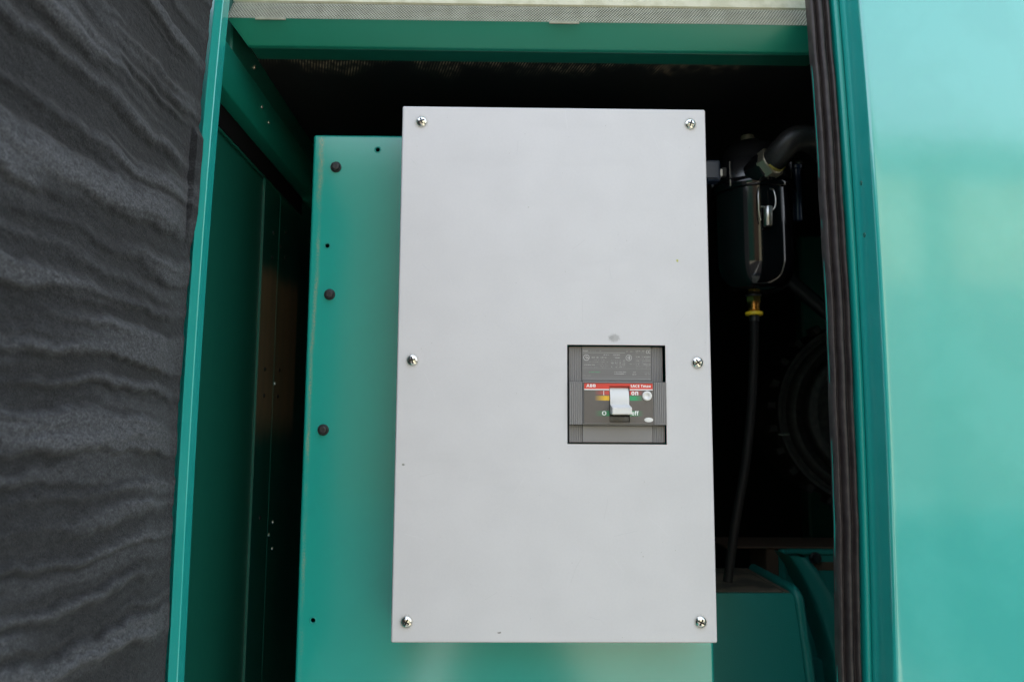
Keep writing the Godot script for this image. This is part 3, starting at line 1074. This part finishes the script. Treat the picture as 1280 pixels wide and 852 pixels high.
	b.lathe([Vector2(0.0048, 0.0), Vector2(0.0048, 0.0002), Vector2(0.0047, 0.0003), Vector2(0, 0.0003)], 28, 0.5)
	obj("inspection_sticker", b, M.white, t)

func fp_parent(t: Node3D) -> Node3D:
	return t

func plate(b: MB, u0: float, v0: float, u1: float, v1: float, z: float) -> void:
	b.face([mm(u0, v1, z), mm(u1, v1, z), mm(u1, v0, z), mm(u0, v0, z)], Vector3(0, 0, 1), [Vector2(0, 1), Vector2(1, 1), Vector2(1, 0), Vector2(0, 0)])
	b.box(mm(u0, v1, z - 0.001), mm(u1, v0, z - 0.0001), 0.00005)

func plate_with_slot(b: MB, u0: float, v0: float, u1: float, v1: float, z: float, s0: float, w0: float, s1: float, w1: float) -> void:
	var a := mm(u0, v1, z)
	var c := mm(u1, v0, z)
	b.X = Transform3D(Basis.IDENTITY, Vector3(0, 0, z))
	b.sheet(a.x, a.y, c.x, c.y, 0.0008, [], [[mm(s0, w1, 0).x, mm(s0, w1, 0).y, mm(s1, w0, 0).x, mm(s1, w0, 0).y]])
	b.X = Transform3D.IDENTITY


func rating_print() -> StandardMaterial3D:
	# fine print too small to read: rows of short pale strokes, two round approval marks, thin rules
	var W := 1024
	var H := 480
	var im := Image.create(W, H, false, Image.FORMAT_RGB8)
	im.fill(lin(0.155, 0.148, 0.145))
	var rng := RandomNumberGenerator.new()
	rng.seed = 5
	var pale := lin(0.42, 0.41, 0.40)
	var dim := lin(0.27, 0.265, 0.26)
	var line := func(x0: int, x1: int, y: int, th: int, c: Color) -> void: im.fill_rect(Rect2i(x0, y, x1 - x0, th), c)
	line.call(0, 1024, 12, 4, dim)
	line.call(0, 640, 66, 4, pale)
	line.call(0, 780, 300, 3, dim)
	line.call(0, 1024, 420, 3, dim)
	line.call(0, 1024, 448, 4, pale)
	line.call(800, 1024, 300, 3, dim)
	for x in [800, 890, 950]:
		im.fill_rect(Rect2i(x, 100, 3, 200), dim)
	# [x0, x1, y, height, density, bright]
	for q in [[8, 90, 32, 20, 0.8, 1], [110, 280, 34, 14, 0.5, 0], [660, 760, 40, 14, 0.6, 1], [800, 930, 30, 18, 0.6, 1], [800, 930, 54, 14, 0.6, 0], [320, 400, 92, 12, 0.8, 1], [460, 560, 90, 14, 0.8, 1], [140, 360, 130, 16, 0.7, 1], [470, 560, 118, 12, 0.7, 0], [490, 560, 136, 12, 0.9, 1], [150, 330, 168, 12, 0.5, 0], [20, 380, 200, 12, 0.6, 0], [30, 180, 240, 16, 0.7, 1], [220, 360, 232, 12, 0.6, 0], [270, 380, 256, 12, 0.6, 0], [30, 360, 280, 12, 0.5, 0], [690, 780, 226, 12, 0.6, 0], [480, 650, 345, 14, 0.8, 1], [480, 640, 372, 14, 0.7, 1], [750, 790, 345, 20, 0.8, 1], [740, 800, 380, 16, 0.9, 1], [930, 1010, 350, 14, 0.7, 0], [930, 1010, 376, 14, 0.7, 0], [10, 120, 400, 10, 0.5, 0]]:
		_strokes(im, rng, q[0], q[1], q[2], q[3], q[4], pale if q[5] else dim)
	for r in 6:
		for c in [430, 490, 550, 600]:
			_strokes(im, rng, c, c + 36, 175 + r * 20, 11, 0.7, dim if (r + c) % 3 else pale)
		for c in [810, 900, 960]:
			_strokes(im, rng, c, c + 55, 120 + r * 28, 12, 0.65, dim if r % 2 else pale)
	_strokes(im, rng, 100, 270, 348, 16, 0.8, lin(0.10, 0.32, 0.16))
	_ring(im, 62, 140, 46, 9, pale)
	_ring(im, 62, 132, 16, 7, pale)
	im.fill_rect(Rect2i(58, 144, 40, 9), pale)
	_ring(im, 694, 140, 46, 7, pale)
	_ring(im, 694, 140, 24, 24, dim)
	im.fill_rect(Rect2i(700, 112, 10, 56), pale)
	for k in 2:
		for a in range(-110, 111, 2):
			var d := deg_to_rad(a)
			im.fill_rect(Rect2i(int(970 + k * 34 - 18 * cos(d)), int(48 - 20 * sin(d)), 7, 7), pale)
	im.fill_rect(Rect2i(990, 46, 14, 6), pale)
	var m := mat(Color.WHITE, 0.45)
	m.albedo_texture = ImageTexture.create_from_image(im)
	return m

func _strokes(im: Image, rng: RandomNumberGenerator, x0: int, x1: int, y: int, h: int, density: float, c: Color) -> void:
	var x := x0
	while x < x1:
		var w := rng.randi_range(3, 5)
		if rng.randf() < density:
			im.fill_rect(Rect2i(x, y + rng.randi_range(0, 2), w, h - rng.randi_range(0, h / 3)), c)
			if rng.randf() < 0.5:
				im.fill_rect(Rect2i(x, y + rng.randi_range(0, h - 4), w + 4, 3), c)
		x += w + rng.randi_range(2, 5)

func _ring(im: Image, cx: int, cy: int, r: int, th: int, c: Color) -> void:
	for y in range(maxi(cy - r, 0), mini(cy + r + 1, im.get_height())):
		for x in range(maxi(cx - r, 0), mini(cx + r + 1, im.get_width())):
			var d := Vector2(x - cx, y - cy).length()
			if d <= r and d >= r - th:
				im.set_pixel(x, y, c)


func face_print() -> StandardMaterial3D:
	var W := 1024
	var H := 592
	var im := Image.create(W, H, false, Image.FORMAT_RGB8)
	var s := W / 73.0     # pixels per millimetre; the plate starts at (17.6, 41)
	var f := FastNoiseLite.new()
	f.seed = 81
	f.frequency = 0.01
	for y in H:
		var v := 41.0 + y / s
		for x in W:
			var u := 17.6 + x / s
			var k := 1.0 + 0.06 * f.get_noise_2d(x, y)
			var c := Vector3(0.105, 0.092, 0.085) * k
			var left := clampf((u - 28.5) / 14.0, 0, 1) if u < 55 else 0.0
			var right := clampf((80.5 - u) / 12.0, 0, 1) if u > 55 else 0.0
			var side := maxf(left, right)
			if v > 49.0 and v < 53.2:
				c = c.lerp(Vector3(0.62, 0.05, 0.04), side * 0.85)
			elif v >= 53.2 and v < 54.0:
				pass
			elif v >= 54.0 and v < 59.6:
				c = c.lerp(Vector3(0.75, 0.42, 0.02) if left > 0 else Vector3(0.02, 0.30, 0.12), minf(side * 1.3, 1.0) * smoothstep(54.0, 54.6, v) * (1.0 - smoothstep(58.8, 59.6, v)))
			elif v > 69.6 and v < 76.0:
				c = c.lerp(Vector3(0.02, 0.22, 0.09), side * 0.9 * smoothstep(69.6, 70.4, v) * (1.0 - smoothstep(75.2, 76.0, v)))
			if v < 47.2: c = Vector3(0.62, 0.045, 0.03)
			elif v < 48.2: c = Vector3(0.82, 0.80, 0.78)
			if v > 83.0 or u > 90.3: c = Vector3(0.5, 0.48, 0.46)
			im.set_pixel(x, y, lin(c.x, c.y, c.z))
	var m := mat(Color.WHITE, 0.4)
	m.albedo_texture = ImageTexture.create_from_image(im)
	return m


# the canister and what hangs on it are drawn at a handy size, then set 12 cm nearer the opening at nine tenths
func small() -> MB:
	var b := MB.new()
	b.size = 0.894
	b.shift = Vector3(0, 0.1643, 0.0880)
	return b

func canister() -> void:
	var C := Vector3(0.3755, 0, -0.30)
	var t := thing("breather_canister", "black round filter canister with clamped lid to the right of the cover", "filter canister", Vector3(0.3357, 1.7267, -0.1802))
	var b := small()
	b.X = Transform3D(Basis.IDENTITY, C)
	b.lathe([Vector2(0.0, 1.7476), Vector2(0.017, 1.7476), Vector2(0.030, 1.7500), Vector2(0.043, 1.758), Vector2(0.0515, 1.771), Vector2(0.0555, 1.786), Vector2(0.0562, 1.7925), Vector2(0.0565, 1.80), Vector2(0.0565, 1.8964)], 64, 0.6)
	obj("bowl", b, M.gloss, t)
	b = small()
	b.X = Transform3D(Basis.IDENTITY, C)
	b.lathe([Vector2(0.0565, 1.8966), Vector2(0.0592, 1.8966), Vector2(0.0600, 1.8975), Vector2(0.0600, 1.9098), Vector2(0.0592, 1.9106), Vector2(0.0565, 1.9106)], 64, 0.5)
	obj("clamp_band", b, M.gloss, t)
	b = small()
	b.X = Transform3D(Basis.IDENTITY, C)
	b.lathe([Vector2(0.057, 1.9107), Vector2(0.057, 1.9365), Vector2(0.0555, 1.938), Vector2(0.0535, 1.938), Vector2(0.0525, 1.9395), Vector2(0.050, 1.947), Vector2(0.046, 1.960), Vector2(0.040, 1.970), Vector2(0.028, 1.976), Vector2(0.0, 1.978)], 64, 0.6)
	for a in [0.0, 0.9, 1.8, 2.7, 3.6, 4.5, 5.4]:
		b.X = Transform3D(Basis(Vector3.UP, a), C)
		b.box(Vector3(-0.0012, 1.9112, 0.052), Vector3(0.0012, 1.937, 0.0592), 0.0005)
	obj("lid", b, M.satin, t)
	b = small()
	b.X = Transform3D(Basis.IDENTITY, Vector3(0.3685, 0, -0.296))
	b.lathe([Vector2(0.0102, 1.974), Vector2(0.0102, 1.9855), Vector2(0.0092, 1.988), Vector2(0.0, 1.9885)], 24, 0.5)
	obj("cap_screw", b, M.nut, t)
	# port boss facing out, up and right
	var o := Vector3(0.3725, 1.9205, -0.246)
	var ax := Vector3(0.48, 0.27, 0.83).normalized()
	var port := Transform3D(Basis(Quaternion(Vector3.UP, ax)), o)
	b = small()
	b.X = port
	b.lathe([Vector2(0.021, -0.016), Vector2(0.0215, 0.006), Vector2(0.0205, 0.010), Vector2(0.0175, 0.010), Vector2(0.0165, 0.006), Vector2(0.0165, 0.0)], 36, 0.6)
	obj("port", b, M.gloss, t)
	# drain: black neck, brass fitting, yellow ring
	var dc := Vector3(0.3722, 0, -0.30)
	b = small()
	b.X = Transform3D(Basis.IDENTITY, dc)
	b.lathe([Vector2(0.0125, 1.775), Vector2(0.0125, 1.7475), Vector2(0.011, 1.745)], 24)
	obj("drain_neck", b, M.black, t)
	b = small()
	b.X = Transform3D(Basis.IDENTITY, dc)
	b.lathe([Vector2(0.0075, 1.7475), Vector2(0.0075, 1.7226), Vector2(0.006, 1.7205)], 20)
	for q in [[0.0110, 1.7370, 1.7462, 0.2], [0.0100, 1.7350, 1.7362, 0.3]]:
		var hx := PackedVector2Array()
		for k in 6:
			hx.append(Vector2(cos(TAU * k / 6 + q[3]), sin(TAU * k / 6 + q[3])) * q[0])
		b.X = Transform3D(Basis(Vector3.RIGHT, -PI / 2), dc)
		b.prism(hx, q[1], q[2])
	b.X = Transform3D(Basis.IDENTITY, dc)
	for k in 4:
		var y := 1.7345 - k * 0.0026
		b.lathe([Vector2(0.0075, y), Vector2(0.0090, y - 0.0008), Vector2(0.0090, y - 0.0014), Vector2(0.0075, y - 0.0022)], 20, 0.2)
	obj("brass_fitting", b, M.brass, t)
	b = small()
	b.X = Transform3D(Basis.IDENTITY, dc)
	b.lathe([Vector2(0.007, 1.7176), Vector2(0.0122, 1.7176), Vector2(0.0128, 1.7184), Vector2(0.0128, 1.7216), Vector2(0.0122, 1.7226), Vector2(0.007, 1.7226)], 28, 0.4)
	obj("collar", b, M.yellow, t)
	# bail latch with its roller
	b = small()
	var wire := func(pts: Array) -> void:
		var sm := []
		var cv := Curve3D.new()
		for i in pts.size():
			var tn: Vector3 = (pts[mini(i + 1, pts.size() - 1)] - pts[maxi(i - 1, 0)]) / 6.0
			cv.add_point(pts[i], -tn, tn)
		cv.bake_interval = 0.002
		for p in cv.get_baked_points(): sm.append(p)
		b.tube(sm, 0.0012, 8)
	wire.call([Vector3(0.3640, 1.891, -0.240), Vector3(0.3615, 1.884, -0.234), Vector3(0.3605, 1.868, -0.232), Vector3(0.3612, 1.852, -0.233), Vector3(0.3636, 1.842, -0.234)])
	wire.call([Vector3(0.3800, 1.8895, -0.240), Vector3(0.3832, 1.885, -0.234), Vector3(0.3848, 1.872, -0.232), Vector3(0.3835, 1.861, -0.232), Vector3(0.3800, 1.8565, -0.233)])
	b.tube([Vector3(0.3640, 1.862, -0.2335), Vector3(0.3810, 1.859, -0.2335)], 0.0015, 8)
	var ba := obj("latch_bail", b, M.steel, t)
	b = small()
	b.X = Transform3D(Basis(Vector3(0, 0, 1), -0.03), Vector3(0.3735, 1.8335, -0.2335))
	b.lathe([Vector2(0.0, 0.0), Vector2(0.0055, 0.0), Vector2(0.0062, 0.0008), Vector2(0.0062, 0.0275), Vector2(0.0055, 0.0285), Vector2(0.0, 0.0285)], 24, 0.5)
	obj("roller", b, M.steel, ba)
	b = small()
	b.box(Vector3(0.3290, 1.899, -0.262), Vector3(0.3308, 1.909, -0.259), 0.0006)
	obj("clip", b, M.steel, t)
	# plug on the left and the stud on the right
	var p := thing("sensor_plug", "small dark blue plug at the left of the canister lid", "plug", Vector3(0.2727, 1.8659, -0.1462))
	b = small()
	b.box(Vector3(0.294, 1.9045, -0.272), Vector3(0.3142, 1.9354, -0.252), 0.002)
	b.box(Vector3(0.292, 1.9075, -0.2518), Vector3(0.3105, 1.932, -0.2495), 0.0008)
	obj("housing", b, M.blue, p)
	b = small()
	b.box(Vector3(0.3143, 1.9125, -0.268), Vector3(0.3185, 1.9235, -0.256), 0.001)
	obj("latch_tab", b, M.white, p)
	b = small()
	b.box(Vector3(0.3186, 1.914, -0.270), Vector3(0.326, 1.928, -0.262), 0.001)
	obj("socket", b, M.black, p)
	var s := thing("stud_mount", "black upright stud with a shiny round nut right of the canister", "stud", Vector3(0.3951, 1.8271, -0.1802))
	b = small()
	b.X = Transform3D(Basis.IDENTITY, Vector3(0.4422, 0, -0.30))
	b.lathe([Vector2(0.0062, 1.86), Vector2(0.0062, 1.938), Vector2(0.0085, 1.939), Vector2(0.0088, 1.944), Vector2(0.006, 1.9455), Vector2(0.0, 1.9455)], 24, 0.5)
	obj("post", b, M.blue, s)
	b = small()
	b.X = Transform3D(Basis.IDENTITY, Vector3(0.4455, 0, -0.298))
	b.lathe([Vector2(0.0068, 1.9456), Vector2(0.0066, 1.9475), Vector2(0.0052, 1.9502), Vector2(0.003, 1.9518), Vector2(0.0, 1.9524)], 24, 0.4)
	obj("dome_nut", b, M.steel, s)


func smooth_path(pts: Array, step := 0.006) -> Array:
	var cv := Curve3D.new()
	for i in pts.size():
		var tn: Vector3 = (pts[mini(i + 1, pts.size() - 1)] - pts[maxi(i - 1, 0)]) / 6.0
		cv.add_point(pts[i], -tn, tn)
	cv.bake_interval = step
	return Array(cv.get_baked_points())


func hose() -> void:
	var t := thing("large_hose", "thick black hose arching right from a hex fitting on the canister", "hose", Vector3(0.3348, 1.8840, -0.1221))
	var b := small()
	b.tube(smooth_path([Vector3(0.3795, 1.9245, -0.233), Vector3(0.3850, 1.9305, -0.220), Vector3(0.3920, 1.9390, -0.210), Vector3(0.4010, 1.9475, -0.204), Vector3(0.4190, 1.9500, -0.204), Vector3(0.4410, 1.9465, -0.217), Vector3(0.4742, 1.9360, -0.25), Vector3(0.5306, 1.9050, -0.30), Vector3(0.60, 1.85, -0.36)]), 0.0176, 28)
	obj("hose_wall", b, M.hose, t)
	var ax := Vector3(0.48, 0.27, 0.83).normalized()
	var o := Vector3(0.3725, 1.9205, -0.246)
	b = small()
	var bs := Basis(Quaternion(Vector3(0, 0, 1), ax))
	b.X = Transform3D(bs, o)
	var hx := PackedVector2Array()
	for k in 6:
		hx.append(Vector2(cos(TAU * k / 6 + 0.18), sin(TAU * k / 6 + 0.18)) * 0.0222)
	b.prism(hx, 0.008, 0.0205)
	b.X = Transform3D(bs * Basis(Vector3.RIGHT, PI / 2), o)
	b.lathe([Vector2(0.0200, 0.0205), Vector2(0.0180, 0.0222), Vector2(0.0172, 0.0222)], 36, 0.2)
	obj("hex_nut", b, M.nut, t)
	b = small()
	b.X = Transform3D(bs * Basis(Vector3.RIGHT, PI / 2), o)
	b.lathe([Vector2(0.0184, 0.021), Vector2(0.0184, 0.0245), Vector2(0.0176, 0.0255), Vector2(0.0165, 0.0255)], 36, 0.5)
	obj("sealing_ring", b, M.olive, t)
	t = thing("drain_tube", "thin black drain tube hanging below the brass fitting", "tube", Vector3(0.3327, 1.6998, -0.1802))
	b = small()
	b.tube(smooth_path([Vector3(0.3722, 1.7190, -0.30), Vector3(0.3711, 1.6753, -0.30), Vector3(0.3652, 1.5938, -0.30), Vector3(0.3533, 1.5023, -0.30), Vector3(0.3374, 1.4235, -0.30), Vector3(0.324, 1.338, -0.302)]), 0.0066, 16)
	obj("tube_wall", b, M.tube, t)
	b = small()
	b.tube([Vector3(0.3722, 1.7172, -0.30), Vector3(0.3721, 1.709, -0.30)], 0.0075, 16)
	obj("tube_end", b, M.black, t)


func far_things() -> void:
	# ribbed drum deep on the right
	var C := Vector3(0.624, 1.5813, -0.47)
	var t := thing("ribbed_drum", "dark dusty ribbed drum deep in the enclosure, partly behind the seal", "alternator", C)
	var b := MB.new()
	var axis := Vector3(-0.12, -0.02, 1.0).normalized()
	var bs := Basis(Quaternion(Vector3.UP, axis))
	b.X = Transform3D(bs, C)
	b.lathe([Vector2(0.157, -0.20), Vector2(0.157, -0.005), Vector2(0.155, 0.0), Vector2(0.149, 0.0), Vector2(0.147, -0.006), Vector2(0.141, -0.006), Vector2(0.139, 0.004), Vector2(0.131, 0.010), Vector2(0.128, 0.010), Vector2(0.127, -0.012), Vector2(0.113, -0.016)], 72, 0.7)
	obj("outer_ring", b, M.drum, t)
	b = MB.new()
	b.X = Transform3D(bs, C)
	b.lathe([Vector2(0.114, -0.03), Vector2(0.114, 0.022), Vector2(0.110, 0.026), Vector2(0.098, 0.026), Vector2(0.095, 0.014), Vector2(0.075, 0.012), Vector2(0.072, 0.03), Vector2(0.03, 0.034), Vector2(0.0, 0.034)], 64, 0.7)
	obj("inner_drum", b, M.drum, t)
	for k in 26:
		b = MB.new()
		b.X = Transform3D(bs * Basis(Vector3.UP, TAU * k / 26.0 + 0.05), C)
		b.box(Vector3(0.152, -0.06, -0.006), Vector3(0.170, -0.012, 0.006), 0.002)
		obj("cooling_fin", b, M.drum, t)
	b = MB.new()
	b.tube([Vector3(0.452, 1.5445, -0.44), Vector3(0.470, 1.5445, -0.44)], 0.0016, 8)
	obj("bolt", b, M.steel, t)
	# brace
	t = thing("brace_bar", "dark slanting brace bar between canister and frame", "bar", Vector3(0.497, 1.77, -0.42))
	b = MB.new()
	b.tube([Vector3(0.41, 1.847, -0.42), Vector3(0.60, 1.681, -0.42)], 0.012, 14)
	obj("bar", b, M.black, t)
	b = MB.new()
	b.box(Vector3(0.40, 1.835, -0.44), Vector3(0.425, 1.862, -0.41), 0.004)
	obj("end_lug", b, M.black, t)
	# green upright far behind
	t = thing("far_upright", "dim green upright standing far back behind the brace bar", "post", Vector3(0.62, 0.15, -0.75))
	b = MB.new()
	b.box(Vector3(0.615, 0.15, -0.78), Vector3(0.665, 1.95, -0.74), 0.004)
	obj("upright", b, M.green_dim, t)
	# the green housing low on the right
	t = thing("engine_housing", "green cast engine housing with a dusty top low behind the cover", "engine housing", Vector3(0.37, 0.15, -0.4))
	b = MB.new()
	b.prism(PackedVector2Array([Vector2(0.05, 0.9), Vector2(0.427, 0.9), Vector2(0.4105, 1.2186), Vector2(0.4045, 1.2766), Vector2(0.3985, 1.3270), Vector2(0.3965, 1.3315), Vector2(0.392, 1.3330), Vector2(0.05, 1.3330)]), -0.44, -0.25, 0.8)
	obj("lower_block", b, M.cast, t)
	b = MB.new()
	b.box(Vector3(0.055, 1.3331, -0.436), Vector3(0.386, 1.3345, -0.254), 0.0006)
	obj("top_plate", b, M.dusty, t)
	b = MB.new()
	b.box(Vector3(0.3875, 1.3331, -0.436), Vector3(0.3945, 1.3343, -0.254), 0.0006)
	obj("top_rail", b, M.dusty, t)
	# the bead that runs over the corner and down, widening
	b = MB.new()
	b.tube(smooth_path([Vector3(0.402, 1.3345, -0.43), Vector3(0.402, 1.3350, -0.30), Vector3(0.4030, 1.3340, -0.268), Vector3(0.4055, 1.3260, -0.256), Vector3(0.4085, 1.3080, -0.2570), Vector3(0.4120, 1.2740, -0.2575), Vector3(0.4185, 1.2186, -0.2575), Vector3(0.440, 0.95, -0.2575)], 0.008), 0.0072, 16)
	obj("edge_bead", b, M.cast, t)
	b = MB.new()
	b.box(Vector3(0.445, 0.9, -0.53), Vector3(0.80, 1.3650, -0.432), 0.004)
	obj("flange_block", b, M.cast, t)
	b = MB.new()
	b.box(Vector3(0.445, 1.3135, -0.4318), Vector3(0.4555, 1.3645, -0.424), 0.003)
	b.box(Vector3(0.445, 1.3560, -0.4318), Vector3(0.80, 1.3648, -0.427), 0.002)
	obj("flange_lip", b, M.cast, t)
	b = MB.new()
	b.box(Vector3(0.36, 1.3652, -0.54), Vector3(0.80, 1.3682, -0.430), 0.0008)
	obj("flange_top", b, M.rust, t)
	b = MB.new()
	b.box(Vector3(0.425, 1.30, -0.52), Vector3(0.4448, 1.3650, -0.436), 0.0012)
	obj("side_plate", b, M.rust, t)
	b = MB.new()
	b.box(Vector3(0.405, 0.9, -0.44), Vector3(0.80, 1.20, -0.415), 0.003)
	b.box(Vector3(0.404, 1.19, -0.44), Vector3(0.4600, 1.3135, -0.418), 0.003)
	obj("web", b, M.cast, t)
	# the broad flank that sweeps down to the right
	var LC := smooth_path([Vector3(0.4365, 1.3640, -0.4), Vector3(0.4533, 1.3357, -0.4), Vector3(0.4712, 1.2985, -0.4), Vector3(0.4883, 1.2463, -0.4), Vector3(0.5016, 1.1818, -0.4), Vector3(0.52, 0.95, -0.4)], 0.002)
	var RC := smooth_path([Vector3(0.4700, 1.3600, -0.4), Vector3(0.4943, 1.3304, -0.4), Vector3(0.5158, 1.2923, -0.4), Vector3(0.5332, 1.2387, -0.4), Vector3(0.5434, 1.1726, -0.4), Vector3(0.56, 0.95, -0.4)], 0.002)
	b = MB.new()
	var rows := []
	for k in 41:
		var pl: Vector3 = LC[int((LC.size() - 1) * k / 40.0)]
		var pr: Vector3 = RC[int((RC.size() - 1) * k / 40.0)]
		var row := []
		for q in [[-0.02, -0.060], [0.0, -0.022], [0.02, -0.010], [0.06, -0.003], [0.12, 0.0], [0.3, 0.001], [0.5, 0.001], [0.7, -0.001], [0.86, -0.005], [0.95, -0.012], [1.0, -0.022], [1.02, -0.06]]:
			row.append(pl.lerp(pr, q[0]) + Vector3(0, 0, 0.030 + q[1]))
		rows.append(row)
	for k in 40:
		for m in 11:
			var f := []
			var nn := []
			for q in [[k, m], [k, m + 1], [k + 1, m + 1], [k + 1, m]]:
				f.append(rows[q[0]][q[1]])
				var da: Vector3 = rows[mini(q[0] + 1, 40)][q[1]] - rows[maxi(q[0] - 1, 0)][q[1]]
				var db: Vector3 = rows[q[0]][mini(q[1] + 1, 11)] - rows[q[0]][maxi(q[1] - 1, 0)]
				var c := da.cross(db).normalized()
				nn.append(c if c.z > 0 else -c)
			b.quad(f, nn)
	obj("casting_flank", b, M.cast, t)
	b = MB.new()
	b.box(Vector3(0.489, 1.3320, -0.4318), Vector3(0.56, 1.3450, -0.4295), 0.0008)
	obj("rusty_edge", b, M.rust, t)
	b = MB.new()
	b.X = Transform3D(Basis(Vector3.RIGHT, PI / 2), Vector3(0.4995, 1.3520, -0.43))
	b.lathe([Vector2(0.009, 0.0), Vector2(0.009, 0.005), Vector2(0.0065, 0.006), Vector2(0.006, 0.013), Vector2(0.0, 0.0135)], 20, 0.5)
	obj("bolt", b, M.black, t)
